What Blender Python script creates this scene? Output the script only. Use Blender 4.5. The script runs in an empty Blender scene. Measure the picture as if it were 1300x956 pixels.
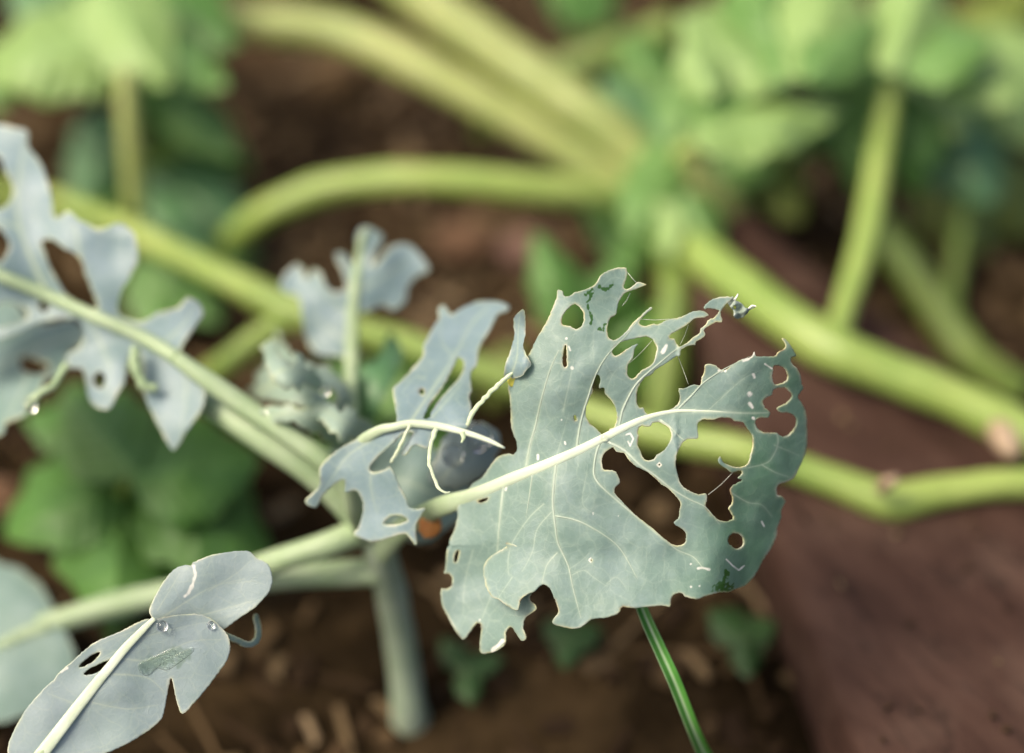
import bpy, bmesh, math, random
import numpy as np
from mathutils import Vector, noise
from mathutils.geometry import delaunay_2d_cdt

random.seed(7)
rng = np.random.default_rng(7)
sc = bpy.context.scene
C = sc.collection

# ------------------------------------------------------------------ camera, world, sun, exposure
PITCH = math.radians(45)
CAM = Vector((0, 0, .72))
FOCUS = .752
KX = .34 / 1300 / .75                     # metres per photo pixel per metre of distance
F = Vector((0, math.cos(PITCH), -math.sin(PITCH)))
U = Vector((0, math.sin(PITCH), math.cos(PITCH)))
cd = bpy.data.cameras.new('camera')
cam = bpy.data.objects.new('camera', cd); C.objects.link(cam)
cam.location = CAM; cam.rotation_euler = (math.pi / 2 - PITCH, 0, 0)
cd.sensor_width = 36; cd.lens = 36 / (KX * 1300)
cd.clip_start = .02; cd.clip_end = 200
cd.dof.use_dof = True; cd.dof.focus_distance = FOCUS; cd.dof.aperture_fstop = 1.95
sc.camera = cam

SUN_EL, SUN_AZ = math.radians(56), math.radians(-105)   # azimuth from +Y towards +X
w = bpy.data.worlds.new('World'); sc.world = w; w.use_nodes = True
nt = w.node_tree; bg = nt.nodes['Background']
sky = nt.nodes.new('ShaderNodeTexSky'); sky.sky_type = 'NISHITA'; sky.sun_disc = False
sky.sun_elevation = SUN_EL; sky.sun_rotation = SUN_AZ
sky.air_density = .75; sky.dust_density = 5.0; sky.ozone_density = .6
nt.links.new(sky.outputs[0], bg.inputs[0]); bg.inputs[1].default_value = .12
sd = bpy.data.lights.new('sun', 'SUN'); sd.energy = 1.5; sd.angle = math.radians(24); sd.color = (1, .95, .87)
so = bpy.data.objects.new('sun', sd); C.objects.link(so)
sdir = Vector((math.sin(SUN_AZ) * math.cos(SUN_EL), math.cos(SUN_AZ) * math.cos(SUN_EL), math.sin(SUN_EL)))
so.rotation_euler = sdir.to_track_quat('Z', 'Y').to_euler(); so.location = sdir * 3
sc.view_settings.view_transform = 'Standard'; sc.view_settings.look = 'None'
sc.view_settings.exposure = 0.95; sc.view_settings.gamma = 1
sc.view_settings.use_white_balance = True; sc.view_settings.white_balance_temperature = 7300; sc.view_settings.white_balance_tint = 10
sc.cycles.use_denoising = True
sc.cycles.max_bounces = 8; sc.cycles.transparent_max_bounces = 8

# ------------------------------------------------------------------ geometry helpers
def at(x, y, d):
    """The point of the garden seen at photo pixel (x, y), d metres in front of the camera."""
    return CAM + F * d + Vector((1, 0, 0)) * ((x - 650) * KX * d) + U * ((478 - y) * KX * d)

def gd(y, z=0.0):
    t = (y - 478) * KX
    return (CAM.z - z) / (math.sin(PITCH) + t * math.cos(PITCH))

def sst(a, b, v):
    v = min(1, max(0, (v - a) / (b - a))); return v * v * (3 - 2 * v)

def root(name, loc, label, cat, group=None):
    o = bpy.data.objects.new(name, None); C.objects.link(o); o.location = loc
    o.empty_display_size = .01
    return tag(o, label, cat, group)

def tag(o, label=None, cat=None, group=None, kind=None):
    if label: o['label'] = label
    if cat: o['category'] = cat
    if group: o['group'] = group
    if kind: o['kind'] = kind
    return o

def world_of(o):
    v = Vector(o.location)
    while o.parent:
        o = o.parent; v = v + Vector(o.location)
    return v

def mesh(name, verts, faces, mat, parent=None, origin=None, attrs=None, smooth=True):
    """Links world-space verts as ONE object whose origin is the parent's (or the given origin)."""
    og = world_of(parent) if parent else (Vector(origin) if origin is not None else Vector((0, 0, 0)))
    V = np.array([tuple(v) for v in verts], dtype=float) - np.array(og)
    me = bpy.data.meshes.new(name); me.from_pydata(V.tolist(), [], [tuple(int(i) for i in f) for f in faces])
    me.update()
    if smooth: me.polygons.foreach_set('use_smooth', [True] * len(me.polygons))
    for k, a in (attrs or {}).items():
        at_ = me.attributes.new(k, 'FLOAT', 'POINT'); at_.data.foreach_set('value', np.asarray(a, dtype=np.float32))
    me.materials.append(mat)
    o = bpy.data.objects.new(name, me); C.objects.link(o)
    if parent: o.parent = parent
    else: o.location = og
    return o

def spline(pts, step, closed=False):
    """Catmull-Rom resampling of rows of numbers (the first two are the pixel)."""
    P = np.array(pts, dtype=float); n = len(P); out = []
    for i in range(n if closed else n - 1):
        if closed: a, b, c, d = P[(i - 1) % n], P[i], P[(i + 1) % n], P[(i + 2) % n]
        else: a, b, c, d = P[max(i - 1, 0)], P[i], P[i + 1], P[min(i + 2, n - 1)]
        L = np.hypot(*(c - b)[:2]); m = max(1, int(round(L / step)))
        # shortened tangents where the neighbours are much farther away keep the curve from looping
        t0 = (c - a) * .5; t1 = (d - b) * .5
        for t, q in ((t0, 1), (t1, 1)):
            l = np.hypot(*t[:2])
            if l > L: t *= L / l
        for k in range(m):
            s = k / m; s2 = s * s; s3 = s2 * s
            out.append((2*s3-3*s2+1)*b + (s3-2*s2+s)*t0 + (3*s2-2*s3)*c + (s3-s2)*t1)
    if not closed: out.append(P[-1])
    return np.array(out)

def inside(pts, poly):
    x, y = pts[:, 0], pts[:, 1]; r = np.zeros(len(pts), bool); n = len(poly)
    for i in range(n):
        x0, y0 = poly[i]; x1, y1 = poly[(i + 1) % n]
        if y0 == y1: continue
        k = ((y0 > y) != (y1 > y)) & (x < (x1 - x0) * (y - y0) / (y1 - y0) + x0)
        r ^= k
    return r

def seg_dist(pts, a, b):
    a = np.array(a, float); b = np.array(b, float); ab = b - a
    t = np.clip(((pts - a) @ ab) / max(1e-9, ab @ ab), 0, 1)
    return np.hypot(*(pts - (a + t[:, None] * ab)).T), t

def near(pts, others):
    r = np.full(len(pts), 1e9)
    for i in range(0, len(pts), 2000):
        q = pts[i:i + 2000]
        r[i:i + 2000] = np.sqrt(((q[:, None, :] - others[None]) ** 2).sum(2).min(1))
    return r

def sheet(outline, holes, depth, step=5, edge=None, veins=(), spots=(), jitter=.5, rimw=2.0, rag=0):
    """A leaf blade traced by its margin: returns world verts, triangles and per-point vein / rim / spot / wet values.
    veins: (pixel points, half width at start, at end, strength).  spots: (kind, points, radius)."""
    edge = edge or step * .6
    loops = []
    for h in [outline] + list(holes):
        p = spline(h, edge, True)
        if jitter:
            p = p + rng.normal(0, jitter, p.shape) * .6
        if rag:
            t = np.roll(p, -1, 0) - np.roll(p, 1, 0); l = np.hypot(*t.T)[:, None] + 1e-9; nr = np.stack([-t[:, 1], t[:, 0]], 1) / l
            k = np.array([noise.noise(Vector((x * .11, y * .11, 6))) + .7 * noise.noise(Vector((x * .3, y * .3, 2))) for x, y in p])
            p = p + nr * k[:, None] * rag
        loops.append(p[:, :2])
    B = np.vstack(loops)
    def ok(q, m):
        if not len(q): return q
        k = inside(q, loops[0])
        for h in loops[1:]: k &= ~inside(q, h)
        q = q[k]
        return q[near(q, B) > m] if len(q) else q
    # inner ring
    ring = []
    for li, p in enumerate(loops):
        t = np.roll(p, -1, 0) - np.roll(p, 1, 0); l = np.hypot(*t.T) + 1e-9
        nrm = np.stack([-t[:, 1] / l, t[:, 0] / l], 1)
        for s in (1, -1): ring.append(p + nrm * s * rimw)
    ring = ok(np.vstack(ring), rimw * .8)
    vp = []; VL = []
    for v in veins:
        pts, w0, w1, st = v
        q = spline(pts, max(2.2, w0 * 1.2)); VL.append((q, w0, w1, st))
        t = np.gradient(q, axis=0); l = np.hypot(*t.T) + 1e-9; nrm = np.stack([-t[:, 1] / l, t[:, 0] / l], 1)
        ww = np.linspace(w0, w1, len(q))[:, None]
        for s in (-1, 0, 1): vp.append(q + nrm * ww * s * 1.25)
    vp = ok(np.vstack(vp), rimw * 1.1) if vp else np.zeros((0, 2))
    sp = []
    for kind, pts, r in spots:
        P = np.array(pts, float); x0, y0 = P.min(0) - r * 1.6; x1, y1 = P.max(0) + r * 1.6
        st = max(.8, r * .45)
        gx, gy = np.meshgrid(np.arange(x0, x1 + st, st), np.arange(y0, y1 + st, st))
        sp.append(np.stack([gx.ravel(), gy.ravel()], 1))
    sp = ok(np.vstack(sp), rimw * .6) if sp else np.zeros((0, 2))
    x0, y0 = loops[0].min(0); x1, y1 = loops[0].max(0)
    gx, gy = np.meshgrid(np.arange(x0, x1, step), np.arange(y0, y1, step * .87))
    gx = gx + (np.arange(gx.shape[0]) % 2)[:, None] * step * .5
    g = np.stack([gx.ravel(), gy.ravel()], 1) + rng.normal(0, step * .08, (gx.size, 2))
    g = ok(g, rimw * 1.5)
    ex = np.vstack([vp, sp]) if len(vp) + len(sp) else np.zeros((0, 2))
    if len(ex) and len(g): g = g[near(g, ex) > step * .5]
    P = np.vstack([B, ring, ex, g])
    E = []; o = 0
    for p in loops:
        n = len(p); E += [(o + i, o + (i + 1) % n) for i in range(n)]; o += n
    res = delaunay_2d_cdt([Vector(p) for p in P], E, [], 0, .05)
    Q = np.array([tuple(v) for v in res[0]]); T = np.array([f for f in res[2] if len(f) == 3])
    c = Q[T].mean(1); k = inside(c, loops[0])
    for h in loops[1:]: k &= ~inside(c, h)
    T = T[k]
    used = np.unique(T); mp = np.full(len(Q), -1); mp[used] = np.arange(len(used)); Q = Q[used]; T = mp[T]
    vein = np.zeros(len(Q)); vd = np.full(len(Q), 1e9)
    for q, w0, w1, st in VL:
        n = len(q) - 1
        for i in range(n):
            dd, t = seg_dist(Q, q[i], q[i + 1]); s = (i + t) / n
            ww = w0 + (w1 - w0) * s
            vein = np.maximum(vein, st * (1 - .45 * s) * np.exp(-(dd / ww) ** 2 * 1.1)); vd = np.minimum(vd, dd)
    rd = near(Q, B)
    rn = np.array([noise.noise(Vector((x * .045, y * .045, 3))) for x, y in Q])
    rim = np.clip(1 - rd / (rimw * 1.3), 0, 1) * np.clip(.62 + rn * 1.1, 0.1, 1)
    spot = np.zeros(len(Q)); wet = np.zeros(len(Q))
    for kind, pts, r in spots:
        if kind == 'spot': r = r * .85
        dd = np.full(len(Q), 1e9); pp = list(pts)
        if len(pp) == 1: pp = pp * 2
        for a, b in zip(pp, pp[1:]): dd = np.minimum(dd, seg_dist(Q, a, b)[0])
        m = dd < r * 2.2; jt = np.zeros(len(Q)); fq = .30 if kind == 'wet' else .16
        jt[m] = [noise.noise(Vector((x * fq, y * fq, 11 + r))) for x, y in Q[m]]
        e = np.clip((1.15 - dd / r + jt * (1.5 if kind == 'wet' else .6)) * 2.2, 0, 1)
        if kind == 'spot': spot = np.maximum(spot, e)
        elif kind == 'film': wet = np.maximum(wet, e * .36)
        else: wet = np.maximum(wet, e)
    V = []
    for i, (x, y) in enumerate(Q):
        d = depth(x, y) + (.00018 * math.exp(-(vd[i] / 9) ** 2) if len(VL) else 0)
        V.append(at(x, y, d))
    a, b, cc = (V[j] for j in T[0])
    nn = sum(((V[t[1]] - V[t[0]]).cross(V[t[2]] - V[t[0]]) for t in T[:200]), Vector())
    if nn.dot(F) > 0: T = T[:, ::-1]
    return V, T, {'vein': vein, 'rim': rim, 'spot': spot, 'wet': wet}

def solid(o, th=.0004):
    m = o.modifiers.new('thickness', 'SOLIDIFY'); m.thickness = th; m.offset = -1
    return o

def tube(rows, step=6, sides=12, flat=1.0, bump=0.0, cap=True, seed=0):
    """rows of (x, y, distance, width in pixels): a tapering round stem."""
    Q = spline(rows, step); V = []; Fc = []
    P = [at(*q[:3]) for q in Q]; n = len(P); ref = U.copy()
    for i in range(n):
        t = (P[min(i + 1, n - 1)] - P[max(i - 1, 0)]).normalized()
        b = t.cross(-F)
        if b.length < 1e-4: b = t.cross(U)
        b.normalize(); c = b.cross(t).normalized()
        r = max(.00004, Q[i][3] * .5 * KX * Q[i][2])
        for k in range(sides):
            a = 2 * math.pi * k / sides
            v = b * math.cos(a) + c * math.sin(a) * flat
            rr = r * (1 + bump * noise.noise(P[i] * 60 + v * 1.2 + Vector((seed, 0, 0))))
            V.append(P[i] + v * rr)
    for i in range(n - 1):
        for k in range(sides):
            a = i * sides + k; b = i * sides + (k + 1) % sides
            Fc.append((a, b, b + sides, a + sides))
    if cap:
        V.append(P[0]); V.append(P[-1]); e = len(V)
        for k in range(sides):
            Fc.append((e - 2, (k + 1) % sides, k))
            Fc.append((e - 1, (n - 1) * sides + k, (n - 1) * sides + (k + 1) % sides))
    return V, Fc

def add_tube(name, rows, mat, parent, **kw):
    V, Fc = tube(rows, **kw); A = None
    if len(rows[0]) > 4:
        sd_ = kw.get('sides', 12); c = spline(rows, kw.get('step', 6))[:, 4]
        A = {'pale': np.concatenate([np.repeat(np.clip(c, 0, 1), sd_), c[[0, -1]]])}
    return mesh(name, V, Fc, mat, parent, attrs=A)

# ------------------------------------------------------------------ materials
class NT:
    def __init__(s, name):
        s.m = bpy.data.materials.new(name); s.m.use_nodes = True; s.t = s.m.node_tree
        s.b = s.t.nodes['Principled BSDF']; s.out = s.t.nodes['Material Output']
    def n(s, typ, **kw):
        x = s.t.nodes.new(typ)
        for k, v in kw.items(): setattr(x, k, v)
        return x
    def l(s, a, b): s.t.links.new(a, b)
    def attr(s, name): return s.n('ShaderNodeAttribute', attribute_name=name).outputs['Fac']
    def coord(s): return s.n('ShaderNodeTexCoord').outputs['Object']
    def noise(s, scale, detail=4, rough=.55):
        x = s.n('ShaderNodeTexNoise'); x.inputs['Scale'].default_value = scale; x.inputs['Detail'].default_value = detail
        x.inputs['Roughness'].default_value = rough; s.l(s.coord(), x.inputs['Vector']); return x.outputs['Fac']
    def ramp(s, fac, stops):
        x = s.n('ShaderNodeValToRGB'); e = x.color_ramp.elements
        while len(e) < len(stops): e.new(.5)
        for q, (p, c) in zip(e, stops): q.position = p; q.color = (*c, 1) if len(c) == 3 else c
        s.l(fac, x.inputs[0]); return x.outputs[0]
    def mix(s, fac, a, b):
        x = s.n('ShaderNodeMix', data_type='RGBA')
        for i, v in ((0, fac), (6, a), (7, b)):
            if hasattr(v, 'links'): s.l(v, x.inputs[i])
            else: x.inputs[i].default_value = (*v, 1) if isinstance(v, tuple) else v
        return x.outputs[2]
    def math(s, op, a, b=0.0):
        x = s.n('ShaderNodeMath', operation=op)
        for i, v in ((0, a), (1, b)):
            if hasattr(v, 'links'): s.l(v, x.inputs[i])
            else: x.inputs[i].default_value = v
        return x.outputs[0]
    def bump(s, h, strength, dist=.001, prev=None):
        x = s.n('ShaderNodeBump'); x.inputs['Strength'].default_value = strength; x.inputs['Distance'].default_value = dist
        s.l(h, x.inputs['Height'])
        if prev is not None: s.l(prev, x.inputs['Normal'])
        return x.outputs[0]

def leaf_material(name, c0, c1, vein_c, rim_c, trans_c, trans=.25, rough=.5, scale=28, bloom=(.42, .52, .55), bloom_amt=.35, cell=420, under=None):
    t = NT(name)
    col = t.mix(t.ramp(t.noise(scale, 5), [(.3, (0, 0, 0)), (.7, (1, 1, 1))]), c0, c1)
    fine = t.noise(900, 3, .7)
    col = t.mix(t.math('MULTIPLY', t.ramp(t.noise(75, 6, .65), [(.45, (0, 0, 0)), (.75, (1, 1, 1))]), bloom_amt), col, bloom)
    vor = t.n('ShaderNodeTexVoronoi', feature='DISTANCE_TO_EDGE'); vor.inputs['Scale'].default_value = cell
    wob = t.n('ShaderNodeMix', data_type='VECTOR'); 
    nz = t.n('ShaderNodeTexNoise'); nz.inputs['Scale'].default_value = 150
    t.l(t.coord(), nz.inputs['Vector'])
    add = t.n('ShaderNodeVectorMath', operation='MULTIPLY_ADD'); t.l(nz.outputs['Color'], add.inputs[0]); add.inputs[1].default_value = (.004,) * 3
    t.l(t.coord(), add.inputs[2]); t.l(add.outputs[0], vor.inputs['Vector'])
    cells = t.ramp(vor.outputs['Distance'], [(0, (1, 1, 1)), (.07, (0, 0, 0))])
    vor2 = t.n('ShaderNodeTexVoronoi', feature='DISTANCE_TO_EDGE'); vor2.inputs['Scale'].default_value = cell * .28
    t.l(add.outputs[0], vor2.inputs['Vector'])
    cells2 = t.ramp(vor2.outputs['Distance'], [(0, (1, 1, 1)), (.045, (0, 0, 0))])
    col = t.mix(t.math('MULTIPLY', cells, .09), col, vein_c)
    col = t.mix(t.math('MULTIPLY', cells2, .13), col, vein_c)
    col = t.mix(t.math('MULTIPLY', t.ramp(fine, [(.35, (1, 1, 1)), (.6, (0, 0, 0))]), .08), col, tuple(v * .45 for v in c0))
    if under:
        gm = t.n('ShaderNodeNewGeometry'); col = t.mix(gm.outputs['Backfacing'], col, under)
    col = t.mix(t.math('MULTIPLY', t.attr('thin_wax_shade'), t.ramp(t.noise(45, 5), [(.3, (.45, .45, .45)), (.65, (1, 1, 1))])), col, (.06, .175, .08))  # dark green for thin wax, and for shade painted on the leaf tip
    col = t.mix(t.attr('vein'), col, vein_c)
    wet = t.attr('wet')
    col = t.mix(wet, col, (.035, .105, .025))
    col = t.mix(t.attr('rim'), col, t.ramp(t.noise(190, 3), [(.36, (rim_c[0] * .45, rim_c[1] * .32, rim_c[2] * .35)), (.46, rim_c), (.62, (.74, .74, .55))]))
    col = t.mix(t.math('MULTIPLY', t.attr('spot'), t.ramp(t.noise(420, 3), [(.3, (.55, .55, .55)), (.6, (1, 1, 1))])), col, (.80, .81, .74))
    t.l(col, t.b.inputs['Base Color'])
    rgh = t.n('ShaderNodeMix'); t.l(wet, rgh.inputs[0]); rgh.inputs[2].default_value = rough; rgh.inputs[3].default_value = .12
    t.l(rgh.outputs[0], t.b.inputs['Roughness'])
    b1 = t.bump(fine, .25, .0003); b2 = t.bump(cells, .2, .0002, b1); b2 = t.bump(cells2, -.35, .0004, b2); b3 = t.bump(t.noise(60, 3), .12, .003, b2)
    t.l(b3, t.b.inputs['Normal'])
    t.b.inputs['Specular IOR Level'].default_value = .45
    tr = t.n('ShaderNodeBsdfTranslucent')
    t.l(t.mix(t.attr('vein'), trans_c, tuple(min(1, v * 1.5) for v in trans_c)), tr.inputs[0])
    ms = t.n('ShaderNodeMixShader'); ms.inputs[0].default_value = trans
    t.l(t.b.outputs[0], ms.inputs[1]); t.l(tr.outputs[0], ms.inputs[2]); t.l(ms.outputs[0], t.out.inputs[0])
    return t.m

def stem_material(name, c0, c1, scale=40, rough=.45, streak=False, sss=.15, pale=None):
    t = NT(name)
    col = t.mix(t.ramp(t.noise(scale, 4), [(.3, (0, 0, 0)), (.7, (1, 1, 1))]), c0, c1)
    col = t.mix(t.math('MULTIPLY', t.ramp(t.noise(260, 4, .7), [(.5, (0, 0, 0)), (.8, (1, 1, 1))]), .25), col, tuple(v * .55 for v in c0))
    if streak:
        col = t.mix(t.math('MULTIPLY', t.ramp(t.noise(11, 5, .65), [(.42, (0, 0, 0)), (.62, (1, 1, 1))]), .55), col, (c0[0] * .62, c0[1] * .80, c0[2] * .7))
        col = t.mix(t.math('MULTIPLY', t.ramp(t.noise(70, 6, .7), [(.60, (0, 0, 0)), (.70, (1, 1, 1))]), .55), col, (c0[0] * .75, c0[1] * .52, c0[2] * .8))
    if pale: col = t.mix(t.attr('pale'), col, pale)
    t.l(col, t.b.inputs['Base Color']); t.b.inputs['Roughness'].default_value = rough
    t.l(t.bump(t.noise(500, 3), .2, .0004), t.b.inputs['Normal'])
    t.b.inputs['Subsurface Weight'].default_value = sss; t.b.inputs['Subsurface Radius'].default_value = (.004, .005, .002)
    t.b.inputs['Subsurface Scale'].default_value = .5
    return t.m

M = {}
M['kale'] = leaf_material('waxy_leaf', (.165, .268, .232), (.212, .318, .285), (.52, .62, .48), (.66, .66, .36), (.20, .36, .13), .2, .48, bloom=(.30, .405, .415), bloom_amt=.5, under=(.25, .36, .27))
M['kale_blue'] = leaf_material('blue_waxy_leaf', (.165, .258, .268), (.235, .342, .375), (.50, .60, .42), (.55, .62, .36), (.22, .36, .18), .2, .42, bloom=(.32, .42, .50), bloom_amt=.45)
M['kale_pale'] = leaf_material('pale_waxy_leaf', (.235, .325, .325), (.31, .40, .41), (.50, .58, .45), (.55, .62, .40), (.22, .36, .18), .2, .42, bloom=(.40, .48, .52), bloom_amt=.45, cell=420)
M['young'] = leaf_material('young_waxy_leaf', (.31, .44, .35), (.40, .53, .45), (.52, .60, .40), (.55, .62, .36), (.30, .48, .20), .3, .42, bloom=(.40, .50, .48), bloom_amt=.45)
M['rib'] = stem_material('pale_midrib', (.50, .60, .43), (.62, .70, .55), 120, .45)
M['bare'] = stem_material('stripped_vein', (.42, .53, .33), (.58, .66, .48), 150, .5)
M['vein'] = stem_material('pale_vein', (.36, .47, .36), (.44, .54, .43), 120, .5)
M['petiole'] = stem_material('pale_petiole', (.26, .37, .20), (.37, .47, .30), 60, .45, pale=(.60, .69, .53))
M['petiole_grey'] = stem_material('grey_green_stem', (.22, .30, .20), (.35, .42, .31), 60, .5)
M['stem'] = stem_material('yellow_green_stem', (.23, .325, .07), (.33, .42, .12), 30, .42, True)
M['stem_pale'] = stem_material('pale_yellow_stem', (.27, .325, .10), (.36, .405, .15), 30, .45, True)
M['stem_olive'] = stem_material('olive_stem', (.12, .195, .035), (.19, .265, .055), 30, .5, True)
M['green'] = leaf_material('green_leaf', (.066, .185, .034), (.115, .275, .058), (.16, .32, .09), (.10, .25, .06), (.20, .45, .05), .3, .45, bloom=(.12, .26, .12), bloom_amt=.3, cell=160)
M['green_pale'] = leaf_material('pale_green_leaf', (.23, .38, .095), (.32, .485, .165), (.33, .50, .20), (.25, .42, .16), (.35, .60, .12), .3, .45, bloom=(.34, .48, .25), bloom_amt=.4, cell=160)
M['green_dark'] = leaf_material('dark_green_leaf', (.02, .065, .015), (.035, .10, .025), (.06, .13, .04), (.05, .11, .03), (.08, .2, .03), .25, .5, bloom=(.05, .12, .05), bloom_amt=.3, cell=160)
M['green_mid'] = leaf_material('mid_green_leaf', (.095, .225, .045), (.145, .305, .07), (.24, .42, .15), (.16, .32, .10), (.28, .52, .08), .3, .45, bloom=(.20, .38, .19), bloom_amt=.35, cell=160)
M['green_grey'] = leaf_material('grey_green_leaf', (.075, .20, .085), (.12, .28, .125), (.18, .32, .14), (.12, .25, .1), (.18, .40, .10), .25, .4, bloom=(.16, .30, .20), bloom_amt=.3, cell=160)
M['olive'] = leaf_material('olive_leaf', (.14, .21, .03), (.21, .27, .05), (.25, .30, .08), (.2, .25, .06), (.30, .36, .04), .3, .5, bloom=(.24, .26, .08), bloom_amt=.3, cell=160)
M['yellow'] = stem_material('yellowed_edge', (.62, .58, .08), (.70, .66, .14), 120, .5)
M['stub'] = stem_material('pinkish_scar', (.30, .21, .14), (.42, .32, .22), 120, .6)
M['orange'] = stem_material('orange_scar', (.50, .17, .04), (.62, .28, .07), 200, .6)

t = NT('dry_leaf_tip')
t.l(t.ramp(t.noise(220, 4), [(.3, (.17, .22, .18)), (.55, (.30, .38, .32)), (.8, (.62, .66, .58))]), t.b.inputs['Base Color'])
t.b.inputs['Roughness'].default_value = .75; M['dry'] = t.m

t = NT('grass_green')
col = t.mix(t.ramp(t.noise(60), [(.3, (0, 0, 0)), (.7, (1, 1, 1))]), (.045, .19, .03), (.08, .27, .05))
col = t.mix(t.attr('vein'), col, (.42, .56, .34))
t.l(col, t.b.inputs['Base Color']); t.b.inputs['Roughness'].default_value = .3; M['grass'] = t.m

t = NT('water'); t.b.inputs['Base Color'].default_value = (1, 1, 1, 1); t.b.inputs['Roughness'].default_value = .0
t.b.inputs['IOR'].default_value = 1.333; t.b.inputs['Transmission Weight'].default_value = 1; M['water'] = t.m

t = NT('spider_silk'); t.b.inputs['Base Color'].default_value = (.7, .75, .65, 1); t.b.inputs['Roughness'].default_value = .3; M['silk'] = t.m
t = NT('white_fleck'); t.l(t.ramp(t.noise(700), [(.3, (.70, .72, .66)), (.6, (.86, .86, .82))]), t.b.inputs['Base Color']); t.b.inputs['Roughness'].default_value = .6; M['white'] = t.m

t = NT('soil')
n1, n2 = t.noise(14, 8, .65), t.noise(90, 6, .7)
col = t.ramp(n1, [(.32, (.005, .0034, .0019)), (.48, (.022, .0145, .007)), (.68, (.085, .056, .028))])
col = t.mix(t.math('MULTIPLY', t.ramp(n2, [(.45, (0, 0, 0)), (.7, (1, 1, 1))]), .5), col, (.055, .037, .02))
t.l(col, t.b.inputs['Base Color']); t.b.inputs['Roughness'].default_value = .95
t.b.inputs['Specular IOR Level'].default_value = .03
t.l(t.bump(n2, .9, .006, t.bump(t.noise(400, 4), .6, .002)), t.b.inputs['Normal']); M['soil'] = t.m

t = NT('garden_litter')
rnd = t.n('ShaderNodeNewGeometry').outputs['Random Per Island']
col = t.ramp(rnd, [(0, (.009, .006, .004)), (.45, (.040, .026, .013)), (.75, (.115, .078, .040)), (.93, (.20, .145, .08)), (1, (.28, .21, .13))])
col = t.mix(t.math('MULTIPLY', t.noise(200), .5), col, (.06, .035, .02))
t.l(col, t.b.inputs['Base Color']); t.b.inputs['Roughness'].default_value = .9; t.b.inputs['Specular IOR Level'].default_value = .08; M['litter'] = t.m

t = NT('weathered_brown_wood')
mp = t.n('ShaderNodeMapping'); t.l(t.coord(), mp.inputs[0]); mp.inputs['Scale'].default_value = (2.2, 8, 8)
gn = t.n('ShaderNodeTexNoise'); gn.inputs['Scale'].default_value = 9; gn.inputs['Detail'].default_value = 8; gn.inputs['Roughness'].default_value = .6
t.l(mp.outputs[0], gn.inputs['Vector']); g = gn.outputs['Fac']
col = t.ramp(g, [(.25, (.023, .0106, .0073)), (.5, (.048, .0245, .0175)), (.8, (.075, .042, .031))])
col = t.mix(t.math('MULTIPLY', t.ramp(t.noise(18, 5), [(.5, (0, 0, 0)), (.72, (1, 1, 1))]), .55), col, (.11, .07, .052))
col = t.mix(t.math('MULTIPLY', t.ramp(t.noise(60, 6), [(.62, (0, 0, 0)), (.72, (1, 1, 1))]), .5), col, (.04, .024, .02))
wv = t.n('ShaderNodeTexNoise'); wv.inputs['Scale'].default_value = 5; wv.inputs['Detail'].default_value = 7; t.l(mp.outputs[0], wv.inputs['Vector'])
crack = t.ramp(t.math('ABSOLUTE', t.math('SUBTRACT', wv.outputs['Fac'], .52)), [(0, (1, 1, 1)), (.012, (0, 0, 0))])
col = t.mix(t.math('MULTIPLY', crack, .7), col, (.012, .007, .005))
t.l(col, t.b.inputs['Base Color']); t.b.inputs['Roughness'].default_value = .7
t.b.inputs['Specular IOR Level'].default_value = .15
t.l(t.bump(g, .6, .004, t.bump(t.noise(250), .3, .001)), t.b.inputs['Normal']); M['wood'] = t.m

t = NT('stone')
t.l(t.ramp(t.noise(60, 6), [(.3, (.10, .052, .038)), (.6, (.20, .115, .085)), (.8, (.30, .20, .155))]), t.b.inputs['Base Color'])
t.b.inputs['Roughness'].default_value = .85; M['stone'] = t.m
t = NT('clay')
t.l(t.ramp(t.noise(60, 6), [(.3, (.07, .036, .018)), (.6, (.14, .075, .038)), (.8, (.24, .15, .085))]), t.b.inputs['Base Color'])
t.b.inputs['Roughness'].default_value = .9; M['clay'] = t.m

# ------------------------------------------------------------------ ground
def gh(x, y):
    p = Vector((x, y, 0))
    return .010 * noise.fractal(p * 9, 1, 2, 4) + .005 * noise.fractal(p * 45 + Vector((5, 2, 0)), 1, 2, 3) - .004
n = 190; V = []; Fc = []
xs = np.linspace(-.75, .75, n); ys = np.linspace(.05, 1.55, n)
for j, y in enumerate(ys):
    for i, x in enumerate(xs):
        e = min(i, j, n - 1 - i, n - 1 - j); V.append((x, y, gh(x, y) * min(1, e / 8) if e else -.004))
for j in range(n - 1):
    for i in range(n - 1): a = j * n + i; Fc.append((a, a + 1, a + n + 1, a + n))
# outer ring reaching the horizon, welded to the fine bed
o = len(V)
ring_in = [i for i in range(n)] + [j * n + n - 1 for j in range(1, n)] + [(n - 1) * n + i for i in range(n - 2, -1, -1)] + [j * n for j in range(n - 2, 0, -1)]
for k in ring_in:
    x, y, z = V[k]; v = Vector((x, y - .8, 0)).normalized() * 80; V.append((v.x, v.y + .8, -.004))
m = len(ring_in)
for k in range(m): Fc.append((ring_in[k], o + k, o + (k + 1) % m, ring_in[(k + 1) % m]))
ground = tag(mesh('ground', V, Fc, M['soil']), kind='structure')

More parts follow.
